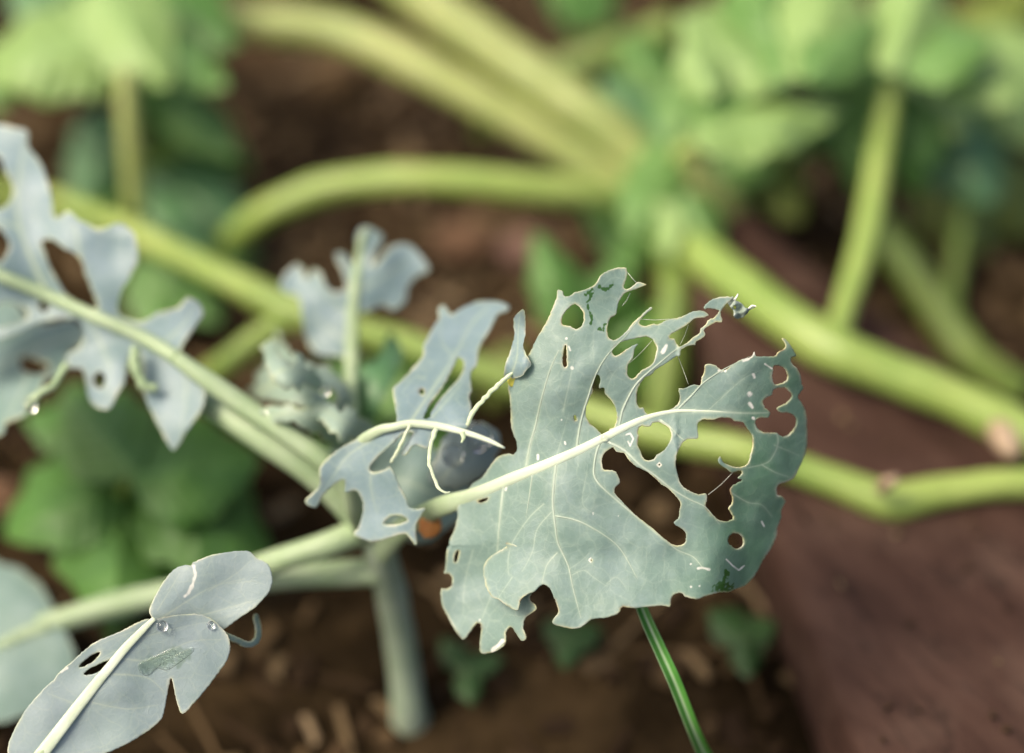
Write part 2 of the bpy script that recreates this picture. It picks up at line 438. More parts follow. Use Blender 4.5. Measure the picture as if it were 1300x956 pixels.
# litter: chips, straw and crumbs lying on the bed, nobody could count it
V = []; Fc = []
def chip(x, y, L, W, H, az, tilt):
    o = len(V); c = Vector((x, y, gh(x, y) + H * .6 + .001))
    a = Vector((math.cos(az), math.sin(az), tilt)).normalized(); b = Vector((-a.y, a.x, random.uniform(-.3, .3))).normalized(); k = a.cross(b)
    for sx, sy, sz in ((-1,-.6,-1),(1,-.9,-1),(1.1,.7,-1),(-.8,1,-1),(-1,-.6,1),(1,-.8,1),(.9,.7,1),(-.8,.9,1)):
        V.append(c + a * L * sx * random.uniform(.8, 1.1) + b * W * sy * random.uniform(.7, 1.1) + k * H * sz * random.uniform(.6, 1.1))
    for f in ((0,3,2,1),(4,5,6,7),(0,1,5,4),(1,2,6,5),(2,3,7,6),(3,0,4,7)): Fc.append(tuple(o + i for i in f))
for _ in range(6500):
    x = random.uniform(-.6, .6); y = random.uniform(.2, 1.4); r = random.random()
    if r < .45: chip(x, y, random.uniform(.003, .009), random.uniform(.002, .006), random.uniform(.001, .003), random.uniform(0, 6.3), random.uniform(-.5, .5))
    elif r < .75: chip(x, y, random.uniform(.012, .035), random.uniform(.0008, .0022), random.uniform(.0006, .0016), random.uniform(0, 6.3), random.uniform(-.15, .15))
    elif y > .66: chip(x, y, random.uniform(.005, .012), random.uniform(.003, .007), random.uniform(.0008, .0025), random.uniform(0, 6.3), random.uniform(-.4, .4))
for _ in range(1500):      # dry straw lies thicker under the arching stems
    p = at(random.uniform(270, 780), random.uniform(50, 430), 1.0) - CAM; p = CAM + p * (CAM.z / -p.z)
    chip(p.x, p.y, random.uniform(.008, .03), random.uniform(.0008, .003), random.uniform(.0006, .0016), random.uniform(0, 6.3), random.uniform(-.15, .15))
tag(mesh('ground_litter', V, Fc, M['litter'], smooth=False), 'brown wood chips, straw bits and crumbs lying on the dark soil', 'litter', kind='stuff')

# ------------------------------------------------------------------ brown beam
def ground_at(px, py, z):
    return at(px, py, gd(py, z))
R0, R1 = ground_at(962, 262, .05), ground_at(1300, 520, .05)          # far long edge
L0, L1 = ground_at(905, 470, .045), ground_at(1040, 867, .045)        # near long edge
bd = (R1 - R0); bd.z = 0; Lb = bd.length; bd.normalize(); bn = Vector((-bd.y, bd.x, 0))
def off_of(p): v = p - R0; return v.dot(bd), v.dot(bn)
(l0, m0), (l1, m1) = off_of(L0), off_of(L1)
Ht = .056; V = []; Fc = []; seg = 70; prof = 40; Ln = .75
for i in range(seg + 1):
    u = -.05 + Ln * i / seg; far = 0.0; nr = max(m0 + (m1 - m0) * (u - l0) / (l1 - l0), -.4) if m0 < 0 else m0 + (m1 - m0) * (u - l0) / (l1 - l0)
    if abs(nr) < .03: nr = math.copysign(.03, nr)
    mid_, hw = (far + nr) / 2, abs(far - nr) / 2
    for k in range(prof):
        a = 2 * math.pi * k / prof; ca, sa = math.cos(a), math.sin(a); ex = .38
        q = mid_ + math.copysign(abs(ca) ** ex, ca) * hw; z = Ht * .5 - .006 + math.copysign(abs(sa) ** ex, sa) * Ht * .5
        h = .0022 * noise.fractal(Vector((u * 9, ca * 2, sa * 2)), 1, 2, 4)
        V.append(Vector((u, q + ca * h, z + sa * h)))
for i in range(seg):
    for k in range(prof):
        a = i * prof + k; b = i * prof + (k + 1) % prof; Fc.append((a, a + prof, b + prof, b))
Fc.append(tuple(range(prof))); Fc.append(tuple(seg * prof + k for k in range(prof - 1, -1, -1)))
bm_o = mesh('wooden_beam', V, Fc, M['wood'])
bm_o.location = (R0.x, R0.y, 0); bm_o.rotation_euler = (0, 0, math.atan2(bd.y, bd.x))
tag(bm_o, 'reddish brown weathered timber beam lying on soil behind the chewed leaf', 'beam')

# crumbs of soil and chips that have fallen on the beam
V = []; Fc = []
for _ in range(150):
    u = random.uniform(.0, .62); nr = m0 + (m1 - m0) * (u - l0) / (l1 - l0); q = nr * random.uniform(.08, .92)
    p = R0 + bd * u + bn * q; k = len(V)
    chip(p.x, p.y, random.uniform(.0006, .002), random.uniform(.0005, .0014), random.uniform(.0004, .001), random.uniform(0, 6.3), random.uniform(-.2, .2))
    for i in range(k, len(V)): V[i].z += .0512 - gh(p.x, p.y) - .001
tag(mesh('soil_crumbs', V, Fc, M['litter'], smooth=False), 'scattered crumbs of soil on top of the brown beam', 'soil crumbs', kind='stuff')

# ------------------------------------------------------------------ stones and clods
def rock(name, x, y, wpx, mat, label, cat, sq=.6, seed=0):
    d = gd(y, .008); c = at(x, y, d); r = wpx * .5 * KX * d; V = []; Fc = []; nu, nv = 18, 10
    for j in range(nv + 1):
        th = math.pi * j / nv
        for i in range(nu):
            ph = 2 * math.pi * i / nu; v = Vector((math.sin(th) * math.cos(ph), math.sin(th) * math.sin(ph), math.cos(th)))
            q = 1 + .28 * noise.fractal(v * 1.6 + Vector((seed * 3.7, 0, 0)), 1, 2, 3)
            V.append(c + Vector((v.x, v.y * .85, v.z * sq)) * r * q)
    for j in range(nv):
        for i in range(nu): Fc.append((j*nu+i, (j+1)*nu+i, (j+1)*nu+(i+1)%nu, j*nu+(i+1)%nu))
    return tag(mesh(name, V, Fc, mat, origin=c), label, cat)
rock('stone', 672, 318, 74, M['stone'], 'pinkish brown stone on the soil above the chewed leaf top', 'stone', .6, 1)
rock('soil_clod', 2, 632, 62, M['clay'], 'orange brown clod of earth at the left edge below the waxy leaves', 'clod', .8, 2)
rock('soil_clod', 440, 96, 60, M['litter'], 'dull brown clod of earth under the thick top stem', 'clod', .6, 3)
rock('stone', 590, 305, 80, M['clay'], 'rusty brown stone lying between arching stem and broken leaf lobe', 'stone', .45, 4)

# ------------------------------------------------------------------ leafy background plants
def plane(d0, x0, y0, ax=0, ay=-.0002, curl=0.0, bow=0.0, cx=None, seed=0, wob=.003):
    def f(x, y):
        q = (x - (cx if cx is not None else x0))
        return d0 + ax * (x - x0) + ay * (y - y0) + curl * ((x - x0) ** 2 + (y - y0) ** 2) * 1e-6 + bow * q * q * 1e-6 + wob * noise.noise(Vector((x * .012, y * .012, seed)))
    return f

def ovate(x0, y0, x1, y1, w, n=9, lob=.0):
    """Margin of an ovate leaf from its base to its tip, half width w pixels."""
    a = np.array([x0, y0], float); b = np.array([x1, y1], float); t = (b - a); l = np.hypot(*t); t /= l; nrm = np.array([-t[1], t[0]])
    R = []
    for s in np.linspace(0, 1, n): R.append((a + t * l * s + nrm * w * (math.sin(math.pi * s ** .75) ** .8 * (1 + lob * math.sin(s * 23)))))
    L = []
    for s in np.linspace(1, 0, n)[1:-1]: L.append((a + t * l * s - nrm * w * (math.sin(math.pi * s ** .75) ** .8 * (1 + lob * math.sin(s * 21 + 1)))))
    return [tuple(p) for p in R + L]

def ovate_veins(x0, y0, x1, y1, w, k=4, st=.7):
    a = np.array([x0, y0], float); b = np.array([x1, y1], float); t = b - a; l = np.hypot(*t); t = t / l; nrm = np.array([-t[1], t[0]])
    vs = [([tuple(a), tuple((a + b) / 2), tuple(b - t * l * .04)], 4.5, 1.5, st)]
    for i in range(k):
        s = .12 + .6 * i / k
        for sg in (1, -1):
            ww = w * math.sin(math.pi * (s + .14) ** .75) ** .8 * .82
            p = a + t * l * s; q = p + t * l * .17 + nrm * sg * ww
            vs.append(([tuple(p), tuple(p * .45 + q * .55 + t * l * -.02), tuple(q)], 2.6, 1.2, st * .7))
    return vs

def big_leaf(parent, base, tip, w, fn, mat, label=None, lob=.09, step=8, fold=.00016, n=15):
    """A broad leaf folded a little along its midrib, quilted between its side veins, with a wavy margin."""
    x0, y0 = base; x1, y1 = tip; sd_ = x0 * .37 + y1 * .11
    ol = ovate(x0, y0, x1, y1, w, n, lob); vs = ovate_veins(x0, y0, x1, y1, w, 5, 1.0)
    ang = math.atan2(y1 - y0, x1 - x0); ca, sa = math.cos(ang), math.sin(ang)
    def f2(x, y):
        u = (x - x0) * ca + (y - y0) * sa; v = abs(-(x - x0) * sa + (y - y0) * ca)
        d = fn(x, y) + fold * v + .003 * noise.noise(Vector((x * .022, y * .022, sd_)))
        return d - .0009 * math.cos((u - v * .55) / (math.hypot(x1 - x0, y1 - y0) * .12) * 2 * math.pi) * sst(0, w * .5, v)
    V, T, A = sheet(ol, [], f2, step, veins=vs, jitter=.8, rimw=3)
    A['rim'] *= .3
    o = solid(mesh('leaf', V, T, mat, parent, attrs=A), .0006)
    if label: o['label'] = label
    return o

def stem(parent, rows, mat='stem', name='stem', **kw):
    kw.setdefault('step', 14); kw.setdefault('sides', 16); kw.setdefault('bump', .12)
    return add_tube(name, rows, M[mat], parent, **kw)

# right-hand plant with the stems that meet behind the chewed leaf
N = at(842, 300, gd(300))
pa = root('leafy_plant', N, 'bushy plant with thick yellow green stems and pale leaves above the brown beam', 'plant')
stem(pa, [(842, 345, gd(345) + .01, 62), (838, 300, 1.05, 62), (832, 262, 1.035, 66), (815, 215, 1.03, 58)])
stem(pa, [(140, 60, gd(60) + .003, 40), (250, 32, 1.11, 46), (330, 30, 1.085, 48), (420, 38, 1.075, 50), (520, 78, 1.06, 52), (620, 132, 1.05, 50), (720, 190, 1.045, 50), (830, 262, 1.04, 50)], 'stem_pale')
stem(pa, [(330, -190, 1.12, 52), (470, -60, 1.06, 60), (540, 0, 1.055, 60), (640, 72, 1.045, 62), (740, 138, 1.035, 62), (800, 190, 1.032, 58), (836, 250, 1.035, 50)], 'stem_pale')
stem(pa, [(700, 100, 1.045, 34), (650, 130, 1.06, 32), (612, 168, 1.09, 28)], 'stem_olive')
stem(pa, [(276, 330, gd(330) + .003, 30), (302, 298, 1.03, 36), (340, 268, 1.015, 38), (400, 242, 1.01, 40), (480, 229, 1.005, 40), (570, 228, 1.0, 40), (680, 240, 1.0, 42), (760, 248, 1.01, 42), (830, 262, 1.03, 44)])
stem(pa, [(842, 262, 1.03, 52), (880, 312, 1.0, 54), (940, 362, .97, 56), (1010, 415, .945, 58), (1062, 446, .935, 64), (1120, 470, .93, 54), (1200, 502, .925, 54), (1270, 535, .92, 58), (1320, 562, .915, 56), (1420, 610, .91, 54)])
stem(pa, [(1060, 440, .935, 34), (1072, 390, .95, 32), (1092, 330, .965, 34), (1108, 260, .98, 36), (1116, 200, .99, 32), (1128, 130, 1.0, 28), (1140, 60, 1.0, 20)], 'stem', 'petiole')
stem(pa, [(850, 292, 1.03, 42), (856, 350, 1.0, 42), (852, 430, .985, 44), (842, 510, .98, 46), (836, 570, gd(570) - .002, 48)], 'stem_olive', 'branch')
stem(pa, [(855, 205, 1.02, 42), (890, 232, 1.02, 46), (935, 268, 1.03, 40)], 'stem_pale', 'branch')
stem(pa, [(700, 92, 1.11, 40), (770, 70, 1.10, 44), (860, 34, 1.08, 44)], 'stem_olive', 'branch')
stem(pa, [(1268, 545, .915, 36), (1280, 565, .905, 32), (1290, 578, .90, 18)], 'stub', 'leaf_scar')
for bs, tp, w_, d_, ay, m_ in (
    ((985, 110), (862, 20), 52, .985, -.0003, 'green_pale'), ((1000, 108), (950, -70), 66, .99, -.0003, 'green_mid'), ((1010, 100), (1075, -50), 62, .98, -.0002, 'green_pale'),
    ((1020, 100), (1112, 22), 40, .975, -.0003, 'green_mid'), ((905, 125), (872, 40), 36, .975, -.0002, 'green_pale'), ((1130, 95), (1180, -40), 60, .99, -.0002, 'green_pale'),
    ((1140, 80), (1262, 50), 44, .985, -.0004, 'green_mid'), ((878, 172), (1072, 138), 46, .965, -.0005, 'green_pale'), ((880, 160), (985, 100), 34, .98, -.0003, 'green_mid'),
    ((1130, 100), (1085, 245), 52, 1.01, .0001, 'green_mid'), ((1140, 110), (1165, 250), 44, 1.02, .0001, 'green'), ((1050, 130), (1070, 215), 34, 1.04, 0, 'green'),
    ((950, 178), (1015, 282), 44, 1.05, -.0001, 'olive'), ((840, 215), (765, 95), 40, 1.03, -.0001, 'green_grey'), ((845, 190), (905, 70), 42, 1.03, -.0001, 'green_mid'),
    ((825, 330), (742, 262), 34, 1.02, -.0001, 'green'), ((800, 300), (862, 195), 42, 1.0, -.0002, 'green_mid'), ((850, 180), (795, 255), 36, 1.01, -.0002, 'green_mid'),
    ((870, 245), (912, 330), 30, .99, -.0002, 'green_mid'), ((835, 255), (850, 330), 26, .99, 0, 'green_pale'), ((780, 20), (690, -20), 40, 1.12, -.0003, 'green'),
    ((1070, 120), (1150, 60), 30, 1.05, -.0002, 'green'), ((840, 120), (790, 40), 34, 1.06, -.0002, 'green'),
    ((1060, 40), (1130, 180), 62, 1.045, 0, 'green_mid'), ((1150, 90), (1230, 170), 52, 1.03, -.0003, 'green_pale'), ((930, 120), (1080, 190), 44, 1.03, -.0002, 'green_mid'), ((1180, 60), (1290, 130), 50, 1.0, -.0003, 'green_pale'), ((880, 90), (960, 10), 56, 1.02, -.0003, 'green_pale'), ((900, 200), (985, 215), 34, 1.035, -.0002, 'green_mid')):
    big_leaf(pa, bs, tp, w_, plane(d_, (bs[0] + tp[0]) / 2, (bs[1] + tp[1]) / 2, random.uniform(-.00015, .00015), ay, 1, seed=bs[0], wob=.006), M[m_], fold=random.uniform(.0001, .0003))
stem(pa, [(855, 200, 1.0, 20), (930, 150, .99, 16), (1000, 105, .985, 14)], 'stem', 'leaf_stalk', step=8)

# plant at the right edge
pe = root('leafy_plant', at(1296, 500, gd(500)), 'olive leaved plant with dull leaning stem beyond the beam at the right edge', 'plant')
stem(pe, [(1110, 280, 1.05, 40), (1150, 335, 1.04, 44), (1195, 400, 1.03, 46), (1232, 452, 1.02, 46), (1296, 500, gd(500) + .01, 46)], 'stem_olive')
stem(pe, [(1205, 415, 1.03, 20), (1218, 300, 1.05, 22), (1235, 200, 1.06, 22)], 'stem_olive', 'branch')
big_leaf(pe, (1175, 120), (1265, 262), 62, plane(1.04, 1220, 190, 0, -.0001, 1, seed=11), M['green_grey'])
big_leaf(pe, (1240, 40), (1330, 190), 70, plane(1.05, 1290, 110, 0, -.0002, 1, seed=12), M['green_pale'])
big_leaf(pe, (1180, 230), (1250, 330), 58, plane(1.08, 1220, 280, 0, -.0001, 1, seed=13), M['olive'])
big_leaf(pe, (1260, 200), (1320, 330), 50, plane(1.09, 1290, 260, 0, -.0001, 1, seed=14), M['olive'])
big_leaf(pe, (1210, 120), (1310, -20), 60, plane(1.1, 1270, 40, 0, -.0002, 1, seed=15), M['olive'])

# the long trailing stem
pt = root('trailing_plant', at(240, 350, gd(350)), 'long jointed yellow green stem trailing low under the waxy leaves and over the beam', 'plant stem')
stem(pt, [(-40, 240, gd(240) + .003, 22), (60, 252, 1.05, 26), (130, 277, 1.02, 28), (215, 318, .99, 32), (300, 360, .965, 36), (378, 396, .95, 44), (450, 418, .945, 38), (540, 446, .94, 38), (660, 490, .935, 40), (760, 528, .925, 42),
          (850, 555, .915, 42), (950, 575, .905, 42), (1050, 608, .90, 42), (1128, 636, .895, 50), (1190, 626, .895, 44), (1260, 616, .895, 40), (1340, 612, .895, 38), (1430, 606, .89, 36)])
stem(pt, [(380, 396, .95, 34), (330, 428, .955, 32), (275, 470, .965, 32), (235, 500, gd(500) + .004, 32)], 'stem', 'branch')
stem(pt, [(1118, 622, .882, 16), (1128, 612, .876, 18), (1138, 606, .872, 8)], 'stub', 'leaf_scar')
stem(pt, [(1128, 640, .895, 40), (1150, 668, .905, 22), (1162, 690, .92, 8)], 'stem', 'aerial_root')

# plant at top left
pc = root('leafy_plant', at(176, 330, gd(330)), 'pale broad leaved plant on an upright stalk behind the blue green leaf, top left', 'plant')
stem(pc, [(176, 330, gd(330) + .005, 26), (174, 280, 1.02, 26), (168, 210, 1.0, 28), (164, 150, .99, 28), (160, 90, .985, 26)], 'stem_pale')
stem(pc, [(166, 215, 1.035, 18), (230, 190, 1.05, 16), (275, 150, 1.06, 16)], 'stem_olive', 'branch')
big_leaf(pc, (190, 40), (-40, 96), 66, plane(1.0, 80, 70, 0, -.0003, 1.5, seed=21), M['green_pale'], 'large pale green leaf reaching past the picture corner')
big_leaf(pc, (120, -20), (215, 112), 62, plane(.995, 170, 50, 0, -.0002, 1, seed=22), M['green_pale'])
big_leaf(pc, (170, -30), (300, 60), 56, plane(1.04, 240, 10, 0, -.0003, 1, seed=23), M['green'])
big_leaf(pc, (175, 110), (318, 222), 48, plane(1.06, 250, 170, 0, .0001, 1, seed=24), M['green'], 'dark green leaf in shade')
big_leaf(pc, (150, 140), (95, 270), 40, plane(1.05, 120, 220, 0, -.0001, 1, seed=25), M['green_grey'])
big_leaf(pc, (180, 215), (330, 300), 48, plane(1.05, 250, 260, 0, -.0002, 1, seed=26), M['green_grey'])
big_leaf(pc, (10, 10), (130, -30), 40, plane(1.05, 60, -10, 0, -.0003, 1, seed=27), M['green_grey'])
big_leaf(pc, (0, 140), (-40, 60), 40, plane(1.06, -20, 100, 0, -.0003, 1, seed=28), M['green'])
big_leaf(pc, (190, 150), (235, 260), 26, plane(1.07, 210, 200, 0, -.0001, 1, seed=29), M['olive'])

for bs, tp, w_, d_, m_ in (((172, 250), (262, 330), 40, 1.03, 'green_grey'), ((180, 300), (330, 330), 36, 1.04, 'green'), ((160, 250), (70, 290), 36, 1.05, 'green'), ((200, 120), (300, 200), 30, 1.03, 'green_mid'),
    ((170, 180), (100, 150), 30, 1.04, 'green_grey'), ((190, 60), (290, 110), 34, 1.0, 'green_mid'), ((178, 320), (280, 410), 38, 1.02, 'green'), ((185, 325), (210, 440), 40, 1.02, 'green')):
    big_leaf(pc, bs, tp, w_, plane(d_, (bs[0] + tp[0]) / 2, (bs[1] + tp[1]) / 2, 0, -.0002, 1, seed=bs[1], wob=.006), M[m_])
pu = root('leafy_plant', at(520, 560, gd(560)), 'low green leafy plant under the torn leaf and bent yellow green stem', 'plant')
stem(pu, [(520, 560, gd(560) + .003, 14), (510, 530, .97, 14), (500, 500, .95, 12)], 'stem_olive')
for bs, tp, w_, d_, m_ in (((505, 530), (500, 420), 38, .945, 'green_mid'), ((505, 520), (420, 450), 36, .95, 'green'), ((510, 530), (600, 490), 36, .95, 'green'), ((500, 545), (400, 560), 34, .955, 'green'), ((515, 545), (610, 590), 36, .95, 'green'), ((490, 530), (330, 470), 36, .965, 'green')):
    big_leaf(pu, bs, tp, w_, plane(d_, (bs[0] + tp[0]) / 2, (bs[1] + tp[1]) / 2, 0, -.0002, 1, seed=tp[1], wob=.006), M[m_])

# plant at lower left
pd_ = root('leafy_plant', at(150, 690, gd(690)), 'dark green plant with broad oval leaves low on soil, lower left', 'plant')
stem(pd_, [(150, 700, gd(700) + .004, 22), (150, 650, .92, 20), (165, 600, .90, 18)], 'stem_olive')
big_leaf(pd_, (170, 600), (85, 488), 66, plane(.905, 130, 550, 0, -.0003, 1, seed=31), M['green_mid'], 'lighter green upper leaf')
big_leaf(pd_, (165, 605), (330, 585), 74, plane(.90, 240, 590, .0001, -.0004, 1.5, seed=32), M['green'])
big_leaf(pd_, (170, 605), (345, 720), 76, plane(.895, 240, 670, .0001, -.0003, 1.5, seed=33), M['green'])
big_leaf(pd_, (160, 605), (5, 680), 66, plane(.90, 100, 650, -.0001, -.0003, 1.5, seed=34), M['green'])
big_leaf(pd_, (160, 615), (140, 800), 88, plane(.89, 150, 700, 0, -.0003, 1.5, seed=35), M['green'])
big_leaf(pd_, (120, 560), (30, 530), 36, plane(.93, 70, 545, 0, -.0003, 1, seed=36), M['green'])
big_leaf(pd_, (60, 780), (180, 830), 50, plane(.915, 120, 800, 0, -.0003, 1, seed=37), M['green'])

# plant whose narrow blades stand behind the top of the chewed leaf
pf = root('leafy_plant', at(745, 470, gd(470)), 'green narrow leaved seedling standing behind the top of the chewed leaf', 'plant')
stem(pf, [(745, 470, gd(470) + .004, 14), (730, 430, .98, 14), (720, 400, .97, 12)], 'stem_olive')
big_leaf(pf, (735, 440), (680, 295), 36, plane(.975, 700, 370, 0, 0, 2, seed=41), M['green'])
big_leaf(pf, (740, 440), (800, 330), 44, plane(.985, 780, 380, 0, 0, 2, seed=42), M['green'])
big_leaf(pf, (755, 450), (872, 400), 38, plane(.99, 820, 430, 0, 0, 2, seed=43), M['green'])
big_leaf(pf, (760, 470), (880, 470), 36, plane(1.0, 820, 480, 0, 0, 2, seed=44), M['green'])
big_leaf(pf, (660, 440), (620, 520), 30, plane(.99, 640, 480, 0, 0, 2, seed=45), M['olive'])

# low weeds on the soil below the chewed leaf
pg = root('weed_seedling', at(725, 812, gd(812)), 'small blurred dark green weed on soil below the chewed leaf', 'weed')
for a, b, w_ in (((725, 812), (690, 790), 20), ((725, 812), (765, 800), 20), ((725, 812), (715, 850), 18)):
    big_leaf(pg, a, b, w_, plane(.895, 725, 812, 0, -.0003, 1, seed=51), M['green_dark'])
pg = root('weed_seedling', at(590, 850, gd(850)), 'dull dark weed beside the foot of the pale main stem', 'weed')
for a, b, w_ in (((590, 850), (560, 810), 18), ((590, 850), (640, 835), 16), ((590, 850), (600, 895), 18)):
    big_leaf(pg, a, b, w_, plane(.89, 590, 850, 0, -.0003, 1, seed=53), M['green_dark'])
pg = root('weed_seedling', at(945, 812, gd(812)), 'blurred dark green weed at the foot of the brown beam', 'weed')
for a, b, w_ in (((945, 812), (900, 775), 26), ((945, 812), (985, 790), 22), ((945, 812), (950, 862), 22)):
    big_leaf(pg, a, b, w_, plane(.885, 945, 812, 0, -.0003, 1, seed=52), M['green_dark'])

# ------------------------------------------------------------------ the chewed cabbage plant
base = at(520, 905, gd(905))
cab = root('cabbage_plant', base, 'blue green cabbage plant with insect chewed holey leaves on pale stalks', 'plant')
def kstem(name, rows, mat='petiole', **kw):
    kw.setdefault('step', 8); kw.setdefault('sides', 14); kw.setdefault('bump', .08)
    return add_tube(name, rows, M[mat], cab, **kw)
kstem('stem', [(470, 640, .822, 36), (482, 700, .835, 42), (498, 760, .857, 41), (510, 830, .877, 40), (519, 900, .891, 45), (521, 925, .902, 60)], 'petiole_grey')
kstem('petiole', [(484, 725, .842, 36), (430, 728, .846, 34), (350, 733, .85, 33), (230, 750, .868, 32), (140, 770, .868, 32), (50, 795, .866, 28)])
kstem('petiole', [(474, 668, .830, 36), (420, 690, .825, 34), (350, 712, .828, 32), (290, 733, .848, 28), (225, 750, .866, 24)])
kstem('petiole', [(468, 672, .830, 36), (410, 610, .820, 38), (340, 560, .818, 38), (265, 512, .825, 34), (190, 470, .84, 28), (120, 440, .85, 22)])
kstem('petiole', [(470, 664, .828, 30), (425, 598, .810, 28), (370, 556, .808, 26), (310, 515, .81, 26), (262, 482, .81, 24), (225, 455, .811, 20)])
kstem('petiole', [(474, 690, .832, 26), (452, 640, .818, 24), (447, 590, .822, 20), (446, 520, .832, 18), (446, 470, .840, 17)])

def rib(parent, rows, mat='rib', name='midrib', **kw):
    if name == 'bare_vein':
        mat = 'bare' if mat == 'rib' else mat
        rows = [(x + 1.6 * noise.noise(Vector((x * .15, y * .15, 2))), y + 1.6 * noise.noise(Vector((x * .15, y * .15, 9))), d, w_ * (1 + .35 * noise.noise(Vector((x * .3, y * .3, 4))))) for x, y, d, w_ in [tuple(q) for q in spline(rows, 4)]]
        kw.setdefault('step', 2); kw.setdefault('flat', .6); kw.setdefault('bump', .5)
    kw.setdefault('step', 5); kw.setdefault('sides', 12); kw.setdefault('bump', .05); kw.setdefault('flat', .28)
    return add_tube(name, rows, M[mat], parent, **kw)
def on(fn, pts, up=.0006):
    return [(x, y, fn(x, y) - up, w_) for x, y, w_ in pts]

# --- the main, in-focus leaf
A = [(598,616),(612,606),(622,592),(632,580),(645,576),(651,577),(656,572),(656,562),(652,552),(649,540),(648,520),(647,505),(645,490),(648,478),(658,466),(672,448),(682,428),(694,408),(701,392),(707,377),(707,369),(711,368),(714,370),(716,375),(722,376),
(730,371),(741,368),(753,363),(758,357),(762,350),(771,344),(785,340),(794,340),(796,344),(796,350),(793,360),(792,365),(796,367),(802,364),(807,360),(810,358),(821,361),(818,363),(807,367),(794,372),(788,379),(784,389),(782,399),(775,404),
(771,415),(771,421),(774,430),(782,431),(793,423),(805,408),(810,404),(819,395),(827,389.5),(828.5,391),(821,398),(813,406),(812,411),(818,414),(830,411),(835,412),(847,406),(862,403),(874,398),(882,395),(893,395),(900,400),(893,403),(882,404),(877,408),(868,415),
(857,421),(851,425),(850,429),(856,430),(858,435),(863,440),(871,436),(880,428),(888,423),(890,417),(896,412),(899,406),(905,404),(912,397),(913,394),(905,391.5),(898,391),(895,393),(894,389),(901,382),(910,378),(924,376.5),(930,379),(923,385),(917,392),(915,397),
(917,408),(909,409),(894,418),(895,426),(884,434),(883,438),(874,439),(865,444),(863,452),(859,452),(852,457),(843,463),(832,470),(826,476),(818,480),(812,489),(809,497),(808.5,510),(811,517),(817,518),(819,523),(824,526),(837,523.5),(848,521),(855,518),(862,510),(863,503),(861.6,494),
(870,493),(880,488.6),(889,489),(890.6,481),(894,472),(896,463),(908.6,464),(914,469),(920,470),(929,464),(940,457),(954,453),(958,446.7),(960,452),(973,453),(984,452),(988.6,446.7),(995.7,442.7),(997,437),(992.5,429.4),(996.5,429.7),(1002.7,437),(1007.5,445),(1010.6,452),
(1005,453.7),(1005,461),(1013,469.4),(1017,479.6),(1017.6,487.5),(1020,493),(1016,498.4),(1013,504.7),(1018.4,512.5),(1023,522),(1024.4,537.6),(1024.7,560),(1022.7,575.7),(1018.8,585),(1007.8,607),(997,612),(987.5,616.5),(986.7,627.5),(993,630.6),(997,637),(992,648),(992,657),
(987,670),(986,679),(979.6,695),(970,709),(962,724.7),(953,737),(945,744),(934,748),(924.7,752),(913.7,752),(904,754.5),(895,757),(884.7,760.5),(870,757),(866,753),(860,752.6),(854,756),(851.8,762),(850.5,769.4),(840,768.6),(828,769.5),(804.5,771.8),(790,770.6),
(785.5,777.8),(771,783.7),(752,786),(738,795.6),(726,798),(714,795.6),(703.6,793),(701,788.5),(705,783),(709,777),(707,768),(703.8,759.8),(698,746.6),(689.7,742),(683,745.7),(678,751),(670,754),(662.4,759.8),(659.6,765.5),(656.8,775),(645.5,770),(632,760.8),(624.7,758),(618,746.6),
(615,735),(613.4,726),(615,716.5),(621,708),(629,702),(638,697),(645,690)]
SEAM = [(645,690),(625,691),(600,692),(571,692)]
A_out = A + SEAM[1:] + [(577,672),(581,655),(580,645),(586,637),(593,630)]
B_out = [(571,692),(567,700),(565.4,722),(563.5,727.8),(570,728),(574,734),(573,743.8),(566,747.6),(560,747.6),(560.7,765.5),(568,782),(579.5,803),(588,811.6),(594.6,805),(604,791.8),(609.7,791),(610.6,799),(609.7,827.6),(622.9,828.5),(634,823.8),(641.7,816),(641.7,803),(646.4,796.5),(651,797.5),(656.8,807),(662.4,813.5),
(668,809.7),(664,795.6),(667,784),(679.4,775),(680,769),(671.8,759.8),(680,745),(684,725),(672,705),(658,694)] + SEAM[:3]
